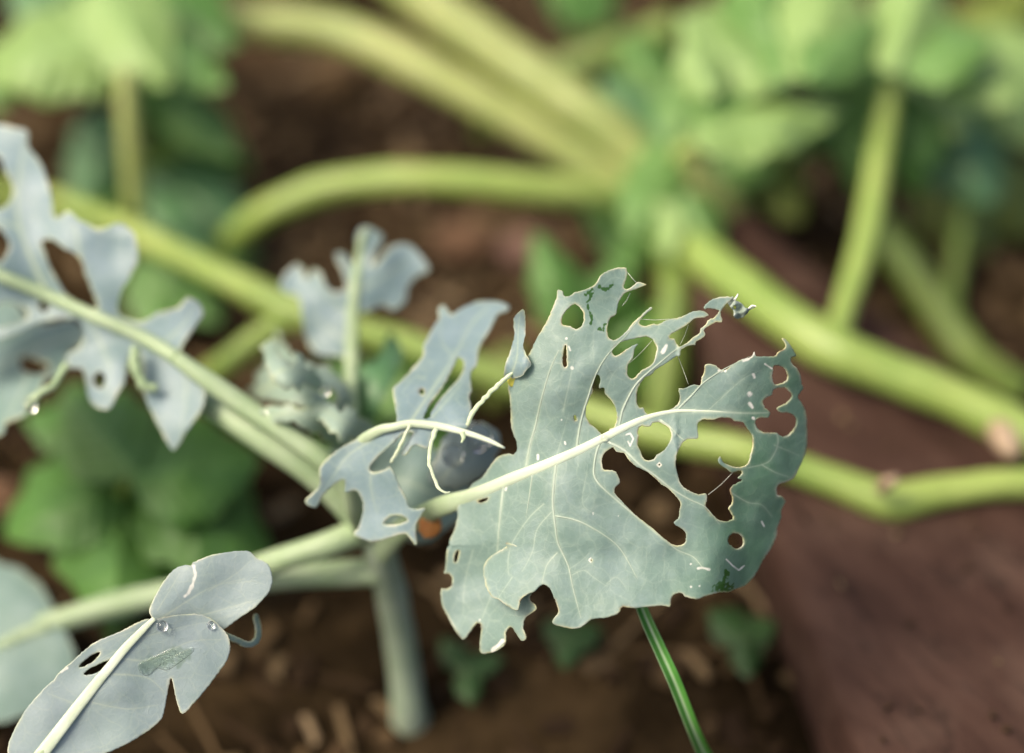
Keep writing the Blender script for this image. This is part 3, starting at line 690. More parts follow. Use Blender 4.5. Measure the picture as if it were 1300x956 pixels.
HOLES = [
[(714,400.6),(720,392.7),(730,386),(737,391),(740.8,397.5),(740.8,407),(737.6,414.7),(731,417.8),(723.5,414),(714,412),(713,407)],
[(717,438),(719,438),(719.5,465),(716.5,466.5),(714,460),(715,447.6)],
[(777,446),(780,451.6),(786,450),(795.7,443),(806,437.5),(810,436.5),(806,442),(803.5,454),(797,464),(797,476.5),(803.5,481),(810,475),(816,470),(824,465.5),(830,459),(832.5,450),(834,442),(831,435),(827,429.4),(819,427),(803.5,430),(792.5,432.5),(783,438)],
[(756.6,476),(760.6,477),(762.5,482),(760.4,492.5),(766.7,492.5),(768,500),(774.5,506.7),(782,519),(783,533),(779,542.7),(773.7,545),(773,550),(765,552),(757,544),(749.4,538),(744,528.6),(744,517.6),(748,506.7),(752.5,497),(751.8,489.4),(754,481.6)],
[(825.5,540.4),(820,541),(813.7,540.4),(809.8,546),(810.6,553.7),(809.8,564.7),(813,572.5),(816.9,582),(823,584.3),(830,582.7),(834,577),(842,572.5),(848,564.7),(852,555),(852,549),(846.7,541),(837,535.7),(828.6,536.5)],
[(775,569.4),(766,577),(764,588),(766.7,596),(780.8,598.4),(787,611.8),(780.8,619.6),(781,627),(791,638),(807,654),(825,668),(840,681),(849.4,688.6),(858.8,693),(869,690),(871,680.8),(869.8,674.5),(863.5,669.8),(855.7,664),(862,657),(862.7,647.8),(864,638.4),(857,629),(849.4,621),(840,615),(831,607),(821.6,599),(806,591),(798,583.5),(793,575.7),(787,574),(781.6,573),(779,568)],
[(886,538),(892,533),(906,532.5),(915.7,530),(928,531),(933,535),(943,536),(949.4,544),(955,552),(956,562),(953.7,575.7),(949.8,588),(940.4,593),(929.4,592),(918,586.7),(914.5,579),(912,586),(915,590),(923,595.5),(928.6,600),(940.4,597.6),(942.7,600.8),(937,607),(942.7,610),(931,616.5),(927,622.7),(930,632),(929.4,640),(925.5,646),(931,655.7),(929.4,660),(920,662),(910.6,658.8),(902.7,651),(896.5,643),(897,627.5),(887,627.5),(879,625),(869.8,620),(863.5,613),(858,591),(858.8,578.8),(862,570),(866.7,562.5),(873,557.6),(884,557),(886.7,555),(886,549)],
[(982,464.7),(990,464.7),(996.5,468.6),(1000,476.5),(998,484),(988.6,488),(983,487.5),(980.5,479.6),(981.6,468.6)],
[(984,493.7),(996.5,492),(1002,497),(1006,503),(998,512.5),(987,518),(991,523.5),(1001,524),(1009,528),(1012,534.5),(1009,544),(998.8,554),(990,552.5),(985.5,549.4),(969.8,548.6),(962,544),(958.8,536),(963.5,530.6),(975,530),(977.6,523.5),(971,517),(969,509.4),(973,504.7),(980,501.6),(980.8,497)],
[(925,683),(931,677),(940,679),(944,686),(942,694),(935,697),(929,693),(925,690)],
[(728.6,528),(730.5,527),(732,530),(732,533.5),(730,534),(728.8,531)],
[(606,636),(610,638),(616,636.5),(620,632),(613,633)],
[(749.2,711),(750.5,710),(751.6,711.2),(750.4,712.6)],
[(835.6,590),(837,588.8),(838.6,590),(837,591.5)],
]
BH = [[(576.7,714),(580,713),(583,698),(580,699),(577,706)]]
VEINS = [
([(880,522),(915,523),(945,524.5),(975,524)], 2.6, 1.2, .8),
([(600,629),(680,596),(735,572),(790,544),(835,526),(880,521.5)], 8, 3, .45),
([(668,594),(673,565),(680,540),(685,517),(692,490),(700,465),(709,445)], 2.6, 1.2, .75),
([(732,571),(735,548),(740,525),(747,503),(753,484),(759,470),(768,455),(778,443),(795,426),(810,407),(826,391)], 2.2, 1.1, .8),
([(785,547),(790,522),(797,506),(806,490),(818,477),(836,462),(858,444),(880,432),(897,414)], 2.4, 1.2, .8),
([(858,522),(878,502),(893,486),(915,471),(940,458),(958,450)], 2.0, 1.1, .65),
([(706,590),(703,618),(702,640),(704,660),(708,688),(714,702),(722,720),(727,745),(737,783)], 2.3, 1.0, .85),
([(640,616),(636,645),(633,675),(632,692)], 2.8, 1.8, .6),
([(676,603),(672,630),(668,655)], 1.6, .8, .45),
([(762,562),(757,575),(754,602),(763,617),(790,641),(822,668),(858,697),(880,707),(893,722)], 2.0, 1.0, .75),
([(772,561),(793,572),(812,590),(832,604),(852,620),(875,634),(896,644),(912,664)], 2.8, 1.4, .6),
([(838,533),(850,541),(860,552),(870,560)], 1.8, 1.4, .6),
([(704,655),(722,658),(740,664),(765,678),(784,693),(797,712),(808,733)], 1.6, .9, .65),
([(958,538),(962,548),(985,551),(987,566),(978,584),(967,590),(942,595)], 1.3, 1.0, .6),
([(967,590),(985,600),(1003,606)], 1.2, .8, .5),
([(929,626),(950,638),(967,641),(980,656)], 1.2, .8, .5),
([(985,566),(1000,572),(1012,577)], 1.0, .7, .4),
([(690,640),(672,657),(650,690),(645,712),(646,730)], 1.1, .8, .5),
([(700,650),(682,672),(676,700),(664,724)], 1.1, .8, .5),
([(707,702),(694,718),(688,742)], 1.1, .8, .55),
([(724,731),(741,724),(752,732),(768,743)], 1.0, .7, .4),
([(650,733),(640,748),(632,760)], 1.0, .7, .4),
([(770,741),(783,733),(795,747)], 1.0, .7, .35),
([(722,723),(738,712),(748,702)], .9, .7, .3),
([(715,520),(722,490),(728,460)], 1.2, .8, .35),
([(700,600),(712,560),(722,525)], 1.0, .8, .3),
([(770,520),(772,490),(782,470),(795,462)], 1.0, .8, .3),
([(900,520),(925,497),(945,480),(966,470)], 1.0, .7, .35),
([(745,600),(740,640),(762,655)], .9, .7, .3),
]
SPOTS = [('spot', [(841,447),(846,439)], 3.0), ('spot', [(957,476),(958,479)], 2.6), ('spot', [(951,500),(952,501)], 3.2), ('spot', [(951,512),(955,517)], 2.4), ('spot', [(956,531),(957,532)], 2.4),
('spot', [(971,462),(980,468)], 1.4), ('spot', [(913,470),(916,471)], 2.2), ('spot', [(921,471)], 2), ('spot', [(957,448),(950,455),(944,457)], 2.6), ('spot', [(726,467)], 2.6), ('spot', [(719,430)], 2), ('spot', [(683,578),(683,583)], 1.8),
('spot', [(713,533)], 1.4), ('spot', [(717,561),(718,564)], 1.3), ('spot', [(753,651),(753,653)], 1.0), ('spot', [(785,655)], .9), ('spot', [(877,716)], 1.8), ('spot', [(877,745)], 2.0), ('spot', [(888,744)], 1.5),
('spot', [(886,722),(892,721),(900,723)], 1.8), ('spot', [(922,710),(930,718),(938,724),(945,718)], 1.1), ('spot', [(795,552),(800,550),(804,557),(800,566),(797,560)], 1.1), ('spot', [(837,587.5),(834,590),(837,593),(840,590),(837,587.5)], .9),
('spot', [(750,708.4),(747.6,711),(750,714)], .7), ('spot', [(967,662),(970,668)], 1.2), ('spot', [(643,617),(642,622)], 1.4), ('spot', [(724,445),(722,440)],1.2),
('wet', [(908,746),(920,740),(930,748),(914,750)], 4.5), ('wet', [(921,738),(922,727)], 3.2), ('wet', [(752,372),(746,384),(747,392),(751,402),(750,412)], 1.6), ('wet', [(760,364),(770,368),(776,363)], 2.0), ('wet', [(760,417),(766,420),(768,412)], 1.8), ('wet', [(744,374),(752,368)], 2)]

def dmain(x, y):
    d = .752
    d += .022 * sst(720, 560, x)
    u = max(0, (x - 905) + .35 * (y - 560)) / 100
    d += .0125 * u ** 1.7 * sst(880, 950, x)
    d -= .006 * sst(700, 800, y) * sst(980, 880, x)
    d += .004 * sst(470, 380, y)
    d += .0022 * noise.noise(Vector((x * .013, y * .013, 2.3))) + .0006 * noise.noise(Vector((x * .035, y * .035, 7.1))) + .00014 * noise.noise(Vector((x * .11, y * .11, 3.1)))
    # blade bows up from the midrib
    dd = abs((y - 600) - (600 - x) * .36) if x < 860 else abs(y - 522)
    d -= .003 * sst(0, 90, dd)
    return d
def lobeA(x, y): return dmain(x, y) - .0045 * sst(690, 750, y) * sst(720, 630, x)
def lobeB(x, y): return dmain(x, y) + .006 * sst(688, 790, y)
V1, T1, A1 = sheet(A_out, HOLES, lobeA, 3.6, 1.7, VEINS, SPOTS, .38, 1.7)
V2, T2, A2 = sheet(B_out, BH, lobeB, 3.6, 1.7, [([(632,690),(630,715),(625,750),(612,785)], 1.6, 1, .5), ([(640,715),(650,760),(655,780)], 1.2, .8, .4), ([(600,700),(590,740),(588,780)], 1.2, .8, .35)], [('spot', [(626,825),(633,818),(638,814)], 3), ('spot', [(609,787)], 1.6)], .38, 1.7)
# no bitten rim along the seam where the folded lobe runs into the blade
def unrim(V, A):
    s = [at(x, y, lobeA(x, y)) for x, y in spline(SEAM, 3)]
    for i, v in enumerate(V):
        if min((v - q).length for q in s[3:]) < .0016: A['rim'][i] = 0
unrim(V1, A1); unrim(V2, A2)
off = len(V1)
# thinly waxed tip shows green; its turned-away shade is mixed into this colour too
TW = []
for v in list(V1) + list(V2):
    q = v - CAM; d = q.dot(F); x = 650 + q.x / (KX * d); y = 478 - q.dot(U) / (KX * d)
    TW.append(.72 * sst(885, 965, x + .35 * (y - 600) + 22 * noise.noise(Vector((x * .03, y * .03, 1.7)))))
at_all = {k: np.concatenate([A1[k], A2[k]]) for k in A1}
at_all['thin_wax_shade'] = TW
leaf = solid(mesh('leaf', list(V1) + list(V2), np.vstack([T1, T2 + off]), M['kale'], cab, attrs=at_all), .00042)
bm = bmesh.new(); bm.from_mesh(leaf.data); og = world_of(cab)
sp_ = np.array([tuple(at(x, y, lobeA(x, y)) - og) for x, y in spline(SEAM, 1.2)])
vv = [v for v in bm.verts if v.is_boundary and np.sqrt(((sp_ - np.array(v.co)) ** 2).sum(1).min()) < .0007]
bmesh.ops.remove_doubles(bm, verts=vv, dist=.0005); bm.to_mesh(leaf.data); bm.free()
leaf['label'] = 'large sharp leaf riddled with chewed holes, facing the camera'
MID = [(x, y, w_ * .86) for x, y, w_ in [(596,630,22),(620,621,20),(650,608,18.5),(680,596,17),(710,583,15.5),(735,572,14.5),(765,557,13),(790,544,11.5),(812,534,10),(835,526,7),(858,522,5.2),(880,521.5,3.8),(900,522,2.6),(922,523,1.4),(938,524,.6)]]
PET = [(480,706,.832,30,0),(505,677,.812,29,0),(545,650,.789,27,0),(572,639,.777,25,.15)]
rib(leaf, PET + [(x, y, lobeA(x, y) + .00025, w_, c_) for (x, y, w_), c_ in zip(MID, (.35,.6,.8,.9,1,1,1,1,1,1,1,1,.9,.8,.7))], 'petiole', sides=16, flat=.5)
for pts, w0, w1, st in VEINS[2:13]:
    q = spline(pts, 6); nq = len(q)
    rib(leaf, [(x, y, lobeA(x, y) + .00002, (w0 + (w1 - w0) * i / (nq - 1)) * 1.2 * (1 - .85 * (i / (nq - 1)) ** 2)) for i, (x, y) in enumerate(q)], 'vein', 'vein', sides=8, flat=.15, bump=.2)
# dried, crumpled tip of the torn strip
def dtip(x, y): return .7545 + .0012 * math.sin(x * .45) + .0011 * math.cos(y * .5 + x * .2)
V, T, At = sheet([(929,377),(933,381),(938,383),(945,390),(952,391),(959,388),(951,395),(945,401),(936,405),(932,402),(931,395),(926,388),(924,383)], [[(930,388),(934,387),(936,392),(931,392)]], dtip, 2, 1.2, jitter=.5, rimw=1)
o = solid(mesh('dried_tip', V, T, M['dry'], leaf, attrs=At), .0004); o['label'] = 'dry crumpled brown grey tip of a torn strip'
rib(leaf, [(932, 381, .753, 3), (935, 377, .752, 2.4), (937, 373, .7525, 1.4)], 'white', 'shred', sides=6, step=2)
rib(leaf, [(950, 392, .754, 2.4), (955, 388, .753, 2.2), (960, 389, .752, 1)], 'white', 'shred', sides=6, step=2)

# --- the torn leaf left of it
def dmid(x, y):
    d = .766 + .00030 * max(0, 540 - y) + .012 * sst(540, 420, x)
    d += .00010 * max(0, y - 560) * .4
    d += .0035 * noise.noise(Vector((x * .017, y * .017, 5.5))) - .002 * sst(0, 60, abs(y - 543))
    return d
up = [(503,536),(502,519),(499,494),(508,484.5),(524,467),(537,452),(537,440.6),(543,428),(550.6,414),(557,403),(556,392),(563,387),(569,393),(572.5,399),(580,395),(596,386.5),(615,381),(629,382),(643,386),(647,390),(641.6,395),(632,399),(628,406),(620,422),(610,439),(607,448),(605.5,462.5),(598,472),(597.6,486),(599,494),(596,503),(598.4,517),(597,528),(592,546),(570,546),(552,546),(548,560),(543,569),(526,565),(516,577),(509,577),(514,566),(524,550),(512,551),(500,562),(487,573),(472,588),(469,596),(474,600),(489,596),(494,592),(499,598),(507.6,619),(516,634),(519,644),(530,646),(540,646),(528.5,667),(528.5,692),(514,678),(497,682),(474,688),(460,684),(449,679),(455,669.5),(460.5,650.6),(459.5,634),(451,623),(438.6,625.5),(436.5,609),(422,617),(407,634),(401,645),(387,636),(405,617),(407,592),(432,569),(474,548),(490,541)]
Mh = [[(582,453),(588,458),(588,469),(580,483),(568,495.5),(557,508),(548,522),(545,530),(538,531),(544,516),(557,499),(568,480),(576,464)], [(533,497),(536,493),(539,497),(536,501)], [(486.7,665),(495,656),(510,655),(517,661),(507.6,665),(497,666.5)]]
V, T, At = sheet(up, Mh, dmid, 5, 2.4, [([(520,537),(545,500),(575,455),(600,410),(620,390)], 2.6, 1.2, .55), ([(548,530),(575,500),(590,480),(597,470)], 1.8, 1, .4), ([(500,560),(480,580),(470,610),(478,650)], 2, 1, .5), ([(470,560),(440,580),(410,625)], 1.8, 1, .5), ([(540,480),(525,480),(510,500)], 1.2, .9, .35), ([(575,455),(560,430),(560,400)], 1.2, .9, .35)], [], .5, 2.2)
leaf2 = solid(mesh('leaf', V, T, M['kale_blue'], cab, attrs=At), .00042); leaf2['label'] = 'torn pale blue leaf with a bare skeleton midrib beside the largest leaf'
m2 = [(482,546,13),(500,542,11.5),(522,538,11),(547,540,10.5),(565,543,9),(580,546.5,8),(600,552,7),(620,559,6),(633,565,4.5),(641,569,2.6)]
rib(leaf2, [(474,690,.832,30,0),(452,650,.805,26,0),(443,600,.788,22,0),(458,563,.777,16,.2)] + [(x, y, dmid(x, y) - .0012, w_, min(1, .4 + .12 * k)) for k, (x, y, w_) in enumerate(m2)], 'petiole', sides=14, flat=.6, bump=.15)
rib(leaf2, [(554,544,.758,7),(548,562,.756,6),(545,586,.754,5),(553,611,.753,4.2),(560,623,.752,3.6),(566,626,.752,3.2),(572,624,.752,1.6)], 'rib', 'bare_vein')
rib(leaf2, [(587,549,.758,7),(588,556,.757,5),(586,562,.757,3)], 'rib', 'bare_vein')
rib(leaf2, [(593,540,.7585,5.5),(602,521,.7575,5.5),(621,500,.757,5.5),(641,481,.756,6),(655,470,.756,4)], 'rib', 'bare_vein')
rib(leaf2, [(520,539,.7655,4),(510,562,.766,4),(496,588,.767,4)], 'rib', 'bare_vein')
def dcurl(x, y): return .757 + .004 * math.sin((y - 395) * .07) + .003 * math.sin(x * .12)
V, T, At = sheet([(640,482),(641,464),(646,451),(650,438),(653,425),(652,412),(652.5,404.5),(656,398),(665,393),(667,408),(667,425),(664,438),(667,448),(674.5,462.5),(668,470),(662,478),(648,481)], [], dcurl, 4, 2.2, [([(648,478),(656,455),(658,420),(660,400)], 1.8, 1, .5)], [], .4, 2)
mesh('torn_lobe', V, T, M['kale_blue'], leaf2, attrs=At); 
V, T, At = sheet([(645,480.5),(662,478),(662,484),(652.5,491),(646,489)], [], lambda x, y: .7575 + (y - 480) * .0001, 3, 2, jitter=.3)
o = solid(mesh('yellowed_edge', V, T, M['yellow'], leaf2, attrs=At)); o['label'] = 'yellowed scrap under the torn lobe'

# --- the small broken leaf behind
def dback(x, y): return .848 + .00004 * (450 - y) + .006 * sst(0, 90, abs(x - 450)) * .8 + .004 * noise.noise(Vector((x * .02, y * .02, 9)))
V, T, At = sheet([(436,453),(415,452),(398,447),(387.6,426),(382,394),(377,376.6),(357,368),(358,353),(374,335.6),(384.6,341.5),(389,353),(398,341.5),(406.6,346),(415,365),(427,371),(439,365),(436,347),(425.6,324),(436,321),(447.6,335.6),(453,318),(453,297.6),(465,287),(485.6,297.6),(485.6,306),(477,318),(472.5,335.6),(483,327),(497,312),(521,311),(541,333),(544,344),(529.5,352),(518,365),(515,382.5),(500,394),(485.6,388),(465,397),(456,397),(454,467),(439,467)], [], dback, 6, 3, [([(445,400),(420,380),(400,355)], 2.5, 1.4, .5), ([(452,370),(480,355),(520,330)], 2.5, 1.4, .5), ([(445,440),(420,420),(395,400)], 2.2, 1.2, .5)], [], .6, 2.5)
leaf3 = solid(mesh('leaf', V, T, M['kale_blue'], cab, attrs=At), .0005); leaf3['label'] = 'ragged upright leaf with bitten lobes, out of focus behind the torn leaf'
rib(leaf3, on(dback, [(446,470,17),(446,440,16),(447.6,397,14),(451,360,12),(455,330,10),(459,305,8),(464,292,5)], .001), 'petiole')

# --- the leaf with the long midrib at the left
def dleft(x, y):
    d = .818 + .00007 * (225 - x) * .5 + .006 * noise.noise(Vector((x * .013, y * .013, 4.4)))
    d += .0001 * max(0, 300 - y) - .00006 * max(0, y - 440)
    return d
out = [(-60,165),(0,158),(18,162),(34,166),(36.6,186.6),(52,207.5),(63,239),(69,275.6),(86,268),(99,278),(110,283),(125.5,290),(152,284),(170,296.5),(175,328),(167,349),(154,372),(151,398),(175,408),(190,403),(200,397),(225.5,390),(237,378),(253,385),(258,399),(241.6,424),(230,446),(248.5,461),(260,489),(257.7,516.5),(239,544),(221,571.7),(214,565),(195.6,530),(183,498),(182,462),(172,440),(168,446),(161,462),(159,484),(149.6,500),(138,519),(124,519),(113,507),(108,484),(103.5,468),(87,467),(85,452),(100,440),(106,425),(104,410),(96.6,404),(69,406),(46,411),(20,424),(0,430),(-60,450),(-100,415),(-118,350),(-112,270),(-90,205)]
Lh = [[(53.6,307),(65,304),(81,315),(99,325),(105,338),(115,367),(123,391),(89,378),(76,362),(63,338),(55,317)], [(-20,195),(0,200),(5,213),(16,239),(13,254.6),(0,265),(-20,260)], [(-14,290),(0,288.6),(12,312),(0,333),(-14,325)], [(-15,388),(0,385),(16,383),(34.5,394.5),(32,406),(0,416),(-15,418)], [(49,388),(55,382),(62,390),(56,397)], [(118,482),(125,472),(133,477),(132,488),(125,493)]]
V, T, At = sheet(out, Lh, dleft, 6, 3, [([(60,372),(45,340),(25,290),(22,240),(30,190)], 4, 2, .7), ([(128,403),(112,370),(103,330),(95,290)], 4, 2, .7), ([(95,390),(120,420),(140,470),(135,510)], 3, 1.5, .4), ([(200,440),(230,415),(245,392)], 3, 1.5, .5), ([(205,445),(235,480),(230,550)], 2.6, 1.5, .4), ([(25,290),(0,280),(-30,260)], 2.5, 1.5, .5)], [], .6, 2.6)
leaf4 = solid(mesh('leaf', V, T, M['kale_blue'], cab, attrs=At), .0005); leaf4['label'] = 'long pale blue leaf eaten into ribbons along its straight midrib'
rib(leaf4, on(dleft, [(-60,322,17),(0,350,17),(60,375,17),(130,406,17),(180,428,18),(225,455,19)], .0016), 'petiole', flat=.85)
rib(leaf4, [(84,462,.813,9),(69,487,.808,9),(50,499,.806,9),(40,510,.806,11),(38,519,.806,7)], 'petiole', 'bare_vein')
rib(leaf4, [(172,440,.813,12),(170,462,.812,15),(180,485,.812,12),(200,492,.813,12)], 'petiole', 'bare_vein')

# --- far left broad leaf, lower left blurred leaf, and the small leaves at the heart of the plant
def simple_leaf(outl, fn, mat, label, veins=(), step=7, ribs=None, holes=(), ribmat='petiole'):
    V, T, At = sheet(outl, list(holes), fn, step, 2.5, veins, [], .6, 2.0, 7 if mat == 'young' else 3)
    o = solid(mesh('leaf', V, T, M[mat], cab, attrs=At), .0005); o['label'] = label
    if ribs: rib(o, on(fn, ribs, .001), ribmat)
    return o
simple_leaf([(-80,440),(-20,400),(0,376),(22,384),(36,400),(60,410),(88,404),(108,418),(106,438),(90,446),(84,462),(72,476),(58,480),(52,496),(36,508),(30,528),(10,536),(-4,556),(-30,560),(-80,590)], plane(.845, 40, 470, -.0001, -.0004, 1, seed=61), 'kale', 'ragged grey green leaf behind the ribboned leaf at the left edge', [([(100,425),(50,440),(-10,470)], 4, 2, .8), ([(50,440),(30,490),(10,530)], 2.5, 1.5, .6)], holes=[[(28,452),(48,456),(62,466),(50,474),(34,472),(24,462)]])
simple_leaf([(-60,690),(0,714),(30,725),(55,748),(75,788),(96,832),(88,870),(40,905),(-30,920),(-85,890),(-112,830),(-108,750),(-90,705)], plane(.862, 30, 800, 0, -.0002, 1, seed=62), 'kale', 'blurred broad leaf low at the left edge', [([(60,760),(40,740),(10,720)], 3, 2, .4)], ribs=[(60,795,18),(30,805,15),(0,818,12),(-50,832,9),(-95,842,4)])
simple_leaf([(330,470),(345,445),(352,425),(362,440),(372,452),(392,460),(420,470),(438,490),(448,520),(452,545),(430,540),(415,528),(395,520),(370,512),(340,508),(318,500)], plane(.815, 390, 490, 0, -.0002, 6, seed=63, wob=.008), 'young', 'crinkled young leaf at the heart of the plant', [([(325,500),(370,480),(430,500)], 2.6, 1.4, .8), ([(345,490),(350,450)], 2, 1, .7)], 5, holes=[[(372,472),(390,474),(398,486),(384,490),(372,484)],[(408,492),(424,496),(430,508),(416,508)]])
simple_leaf([(315,528),(335,518),(360,514),(390,520),(415,530),(440,548),(455,570),(440,578),(415,560),(390,545),(360,536),(335,540),(322,548)], plane(.80, 380, 535, 0, .0001, 5, seed=64, wob=.006), 'young', 'narrow arched strip of leaf in front of the pale stalks', [([(325,532),(380,526),(445,565)], 3, 1.5, .6)], 5)
simple_leaf([(340,470),(333,452),(336,436),(345,428),(352,438),(356,452),(368,456),(374,446),(384,450),(386,464),(400,470),(410,482),(404,494),(388,490),(372,496),(356,490),(346,482)], plane(.80, 370, 465, .0001, -.0003, 8, seed=71, wob=.010), 'young', 'small lobed young leaf above the bright water drop', [([(345,478),(365,468),(395,480)], 2, 1, .5)], 4)
simple_leaf([(398,505),(420,512),(436,520),(448,516),(456,528),(470,536),(478,550),(466,562),(450,556),(440,566),(428,552),(414,546),(404,530),(392,520)], plane(.80, 430, 535, .0001, -.0003, 8, seed=72, wob=.010), 'young', 'puckered young leaf under the upright ragged one', [([(398,510),(430,532),(465,550)], 2, 1, .5)], 4)
simple_leaf([(455,470),(480,455),(492,425),(505,432),(512,450),(500,480),(480,520),(465,545),(455,540)], plane(.84, 480, 490, 0, -.0001, 5, seed=65, wob=.006), 'green_grey', 'small green side leaf behind the torn leaf', [([(460,540),(480,490),(500,440)], 2.6, 1.2, .5)], 6)
simple_leaf([(420,570),(470,545),(510,545),(530,560),(560,575),(590,600),(600,640),(570,670),(540,690),(500,680),(470,660),(440,620)], plane(.815, 520, 610, 0, -.0002, 3, seed=66, wob=.006), 'kale', 'shaded inner leaf under the torn leaf', [([(450,600),(510,610),(580,640)], 3, 1.4, .5)], 7)
simple_leaf([(545,610),(555,575),(570,548),(592,535),(615,537),(633,548),(636,562),(632,580),(622,598),(600,612),(575,622)], plane(.79, 600, 580, .0001, 0, 4, seed=67, wob=.005), 'kale_pale', 'cupped young leaf holding big water drops', [([(560,610),(590,575),(625,550)], 2.6, 1.2, .5)], 5)
simple_leaf([(535,655),(545,650),(555,656),(560,668),(552,680),(540,684),(532,670)], plane(.79, 545, 665, 0, 0, 6, seed=69), 'orange', 'small orange withered scrap by the stalk joint', [], 4)

# ------------------------------------------------------------------ second cabbage plant: the sharp leaf in the lower left corner
b2 = at(40, 1050, gd(1050))
cab2 = root('cabbage_plant', b2, 'waxy two lobed leaf with water drops rising from the bottom left corner', 'plant')
def dlow(x, y): return .748 + .00003 * (x - 220) * .5 + .0022 * noise.noise(Vector((x * .016, y * .016, 8.8))) + .003 * sst(0, 80, abs((y - 787) - (194 - x) * 1.12) ) * .4
def dup_(x, y): return dlow(x, y) + .0055 + .00004 * max(0, 780 - y)
Uo = [(191,781.5),(189,774.6),(196,758.5),(207.7,737.7),(221.5,722.7),(235,717),(242,718),(244.6,714.6),(267.7,705),(302,699.6),(316,700),(325,707.7),(340,716),(346,735),(341.5,751.5),(325,770),(302,786),(284,799),(262,806),(230,806),(205,800)]
V, T, At = sheet(Uo, [], dup_, 4.5, 2.2, [([(200,788),(235,765),(270,745),(310,735)], 1.6, .9, .45), ([(205,792),(260,780),(310,766),(335,760)], 1.5, .9, .45), ([(265,750),(300,728),(318,712)], 1.1, .8, .35), ([(200,775),(215,750),(228,728)], 1.2, .8, .35), ([(290,741),(320,738),(336,742)], 1, .7, .3)],
    [('spot', [(246,719),(248,731),(244,744)], 2.6), ('spot', [(244,744),(240,752),(235,757)], 2.8)], .45, 1.7)
Wo = [(194,787),(207.7,784),(231,780),(251.5,780),(267.7,785),(279,795),(288.5,806),(292.6,821),(288.5,837),(277,855),(264,872),(246,893),(231,906),(223,884),(217,861),(212,884),(203,915),(160,945),(110,965),(60,985),(20,985),(10,950),(30,905),(55,875),(69,862),(74,855),(94.6,837),(120,816),(152,802),(184.6,786)]
Wh = [[(127,828),(118,831),(103,842),(100,847),(107,846),(120,838)], [(142,837),(130,841),(112,850),(106,856),(112,857),(125,853),(135,846)]]
V2, T2, At2 = sheet(Wo, Wh, dlow, 4.5, 2.2, [([(170,812),(215,800),(260,790)], 1.3, .8, .35), ([(150,835),(190,838),(240,815),(280,812)], 1.6, .9, .45), ([(133,856),(165,857),(190,862),(210,880)], 1.6, .9, .55), ([(180,800),(150,808),(120,822)], 1.2, .8, .35), ([(160,820),(130,835),(100,850)], 1.1, .8, .35), ([(110,890),(160,900),(200,895)], 1.4, .9, .4), ([(100,895),(60,880)], 1.2, .8, .4)], [('spot', [(85,848),(78,853)], 2), ('film', [(184,846),(205,838),(222,830),(234,830)], 9), ('film', [(226,845),(240,826)], 4)], .45, 1.7)
off = len(V); at_all = {k: np.concatenate([At[k], At2[k]]) for k in At}
leafw = solid(mesh('leaf', list(V) + list(V2), np.vstack([T, T2 + off]), M['kale_pale'], cab2, attrs=at_all), .00045)
V, T, At = sheet([(272,797),(286,802),(300,808),(314,814),(322,812),(325,800),(322,782),(328,780),(332,800),(331,812),(324,820),(312,822),(298,816),(284,810),(272,804)], [], lambda x, y: dlow(x, y) + .003 + .00035 * max(0, x - 285) + .002 * math.sin(y * .09), 4, 2, jitter=.4)
o = solid(mesh('leaf_shred', V, T, M['kale'], leafw, attrs=At), .0005); o['label'] = 'thin curled shred hanging under the rounded lobe'
rib(leafw, on(dlow, [(196,785,6),(180,801,9),(159,823,11),(140,846,12),(124.6,864.6,13),(95,902,15),(60,948,17),(40,975,18)], .0006))
add_tube('petiole', [(62, 945, .7475, 18), (40, 975, .749, 22), (20, 1010, .77, 26), (25, 1040, .82, 30)], M['petiole'], cab2, step=8)
add_tube('stem', [(25, 1030, .81, 34), (36, 1048, .835, 38), (40, 1056, .855, 40)], M['petiole_grey'], cab2, step=6)

# ------------------------------------------------------------------ water
def drop(x, y, d, rpx, label, flat=.75, squash=1.0):
    c = at(x, y, d); r = rpx * KX * d; V = []; Fc = []; nu, nv = 24, 14
    R = Vector((1, 0, 0))
    for j in range(nv + 1):
        th = math.pi * j / nv
        for i in range(nu):
            ph = 2 * math.pi * i / nu
            V.append(c + R * (math.sin(th) * math.cos(ph) * r) + U * (math.sin(th) * math.sin(ph) * r * squash) - F * (math.cos(th) * r * flat))
    for j in range(nv):
        for i in range(nu): Fc.append((j*nu+i, (j+1)*nu+i, (j+1)*nu+(i+1)%nu, j*nu+(i+1)%nu))
    o = mesh('water_drop', V, Fc, M['water'], origin=c)
    return tag(o, label, 'water drop', 'water drops on the waxy leaves')
def ondrop(fn, x, y, r, label, **kw): return drop(x, y, fn(x, y) - r * KX * .75 * .7, r, label, **kw)
ondrop(dlow, 206, 795, 7.2, 'round clear water drop beside the midrib tip of the corner leaf')
ondrop(dlow, 268, 794, 5.0, 'smaller clear drop near the rounded edge of the corner leaf', squash=1.15)
drop(412, 497, .798, 7, 'bright drop on the crinkled young leaf')
drop(335, 522, .796, 5, 'tiny drop at the end of the arched leaf strip')
ondrop(lobeA, 767, 556, 4.6, 'white glinting drop on the midrib of the largest chewed leaf')
f7 = plane(.79, 600, 580, .0001, 0, 4, seed=67, wob=.005)
ondrop(f7, 575, 578, 15, 'large glassy drop low in the cupped young leaf')
ondrop(f7, 606, 556, 19, 'largest glassy drop high in the cupped young leaf', flat=.5)
ondrop(f7, 608, 570, 6, 'little drop under the largest one in the cupped leaf')
drop(38, 516, .803, 9, 'drop hanging from a bare vein at the left edge')

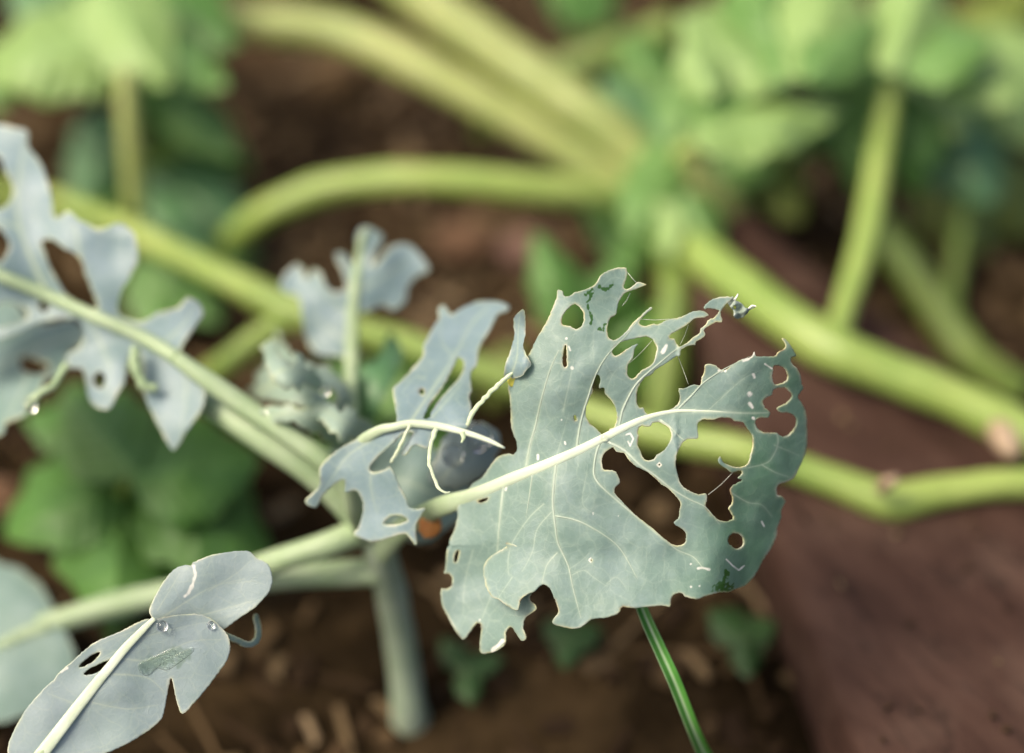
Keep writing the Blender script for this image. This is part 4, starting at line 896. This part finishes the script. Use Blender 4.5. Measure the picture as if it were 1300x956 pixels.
P = spline([(175,844),(184.6,838),(203,830),(219,823),(231,828),(244.6,821),(246,826.5),(231,839),(212,851),(198.5,848.5),(187,858),(178,853)], 3, True)
c2 = P.mean(0); V = []; Fc = []; n = len(P)
for s, h in ((1.0, .0000), (.93, .00012), (.75, .0002), (.45, .00022)):
    for x, y in P:
        q = c2 + (np.array([x, y]) - c2) * s
        V.append(at(q[0], q[1], dlow(*q) - h - .00010 - .00005 * noise.noise(Vector((q[0] * .06, q[1] * .06, 1)))))
V.append(at(c2[0], c2[1], dlow(*c2) - .0004))
for k in range(3):
    for i in range(n): Fc.append((k*n+i, k*n+(i+1)%n, (k+1)*n+(i+1)%n, (k+1)*n+i))
for i in range(n): Fc.append((3*n+i, 3*n+(i+1)%n, 4*n))
o2 = len(V)
for x, y in P: V.append(at(x, y, dlow(x, y) - .00002))
for i in range(n): Fc.append((i, o2+i, o2+(i+1)%n, (i+1)%n))
t = NT('wet_film'); t.b.inputs['Base Color'].default_value = (.97, 1, .93, 1); t.b.inputs['Roughness'].default_value = .02; t.b.inputs['IOR'].default_value = 1.333
t.b.inputs['Transmission Weight'].default_value = 1; M['film'] = t.m
tag(mesh('water_puddle', V, Fc, M['film'], origin=at(c2[0], c2[1], dlow(*c2))), 'irregular greenish puddle of water lying on the corner leaf', 'water')

# ------------------------------------------------------------------ grass blade, silk, fleck
rows = spline([(800, 735, .772, 9), (812, 765, .768, 12.5), (822, 790, .766, 14), (838, 825, .765, 15), (857, 867, .766, 16), (884, 935, .778, 16), (915, 1000, .81, 20), (940, 1055, .85, 16)], 5)
V = []; Fc = []; vn = []; n = len(rows)
for i, (x, y, d, wd) in enumerate(rows):
    tx, ty = (rows[min(i+1, n-1)] - rows[max(i-1, 0)])[:2]; l = math.hypot(tx, ty); nx, ny = -ty / l, tx / l
    for k, (s, dz, vv) in enumerate(((-.5, 0, 0), (-.34, .0010, 0), (-.2, .0014, .0), (-.03, .0018, .75), (.05, .0018, .75), (.14, .0014, .0), (.38, .0006, 0), (.47, .0001, .2), (.5, 0, .6))):
        V.append(at(x + nx * s * wd, y + ny * s * wd, d + dz)); vn.append(vv)
for i in range(n - 1):
    for k in range(8): a = i * 9 + k; Fc.append((a, a + 1, a + 10, a + 9))
g = solid(mesh('grass_blade', V, Fc, M['grass'], origin=at(940, 1055, .85), attrs={'vein': vn}), .0003)
tag(g, 'single folded green grass blade with pale midline under the chewed leaf', 'grass blade')

V = []; Fc = []
for a, b in (((861,453,.7535),(874,488,.7545)), ((794,465,.754),(828,432,.7535)), ((863,438,.754),(874,412,.754)), ((796,345,.754),(808,359,.754)), ((790,388,.755),(800,372,.756)), ((812,405,.754),(850,405,.754)), ((899,628,.756),(930,600,.758))):
    q = [(a[0], a[1], a[2], .55), ((a[0]+b[0])/2 + .6, (a[1]+b[1])/2 + 1.2, (a[2]+b[2])/2, .5), (b[0], b[1], b[2], .55)]
    v, f = tube(q, step=8, sides=5); o = len(V); V += v; Fc += [tuple(o + i for i in ff) for ff in f]
tag(mesh('spider_silk', V, Fc, M['silk'], origin=at(861, 453, .7535)), 'fine spider threads stretched across the chewed holes', 'spider silk', kind='stuff')
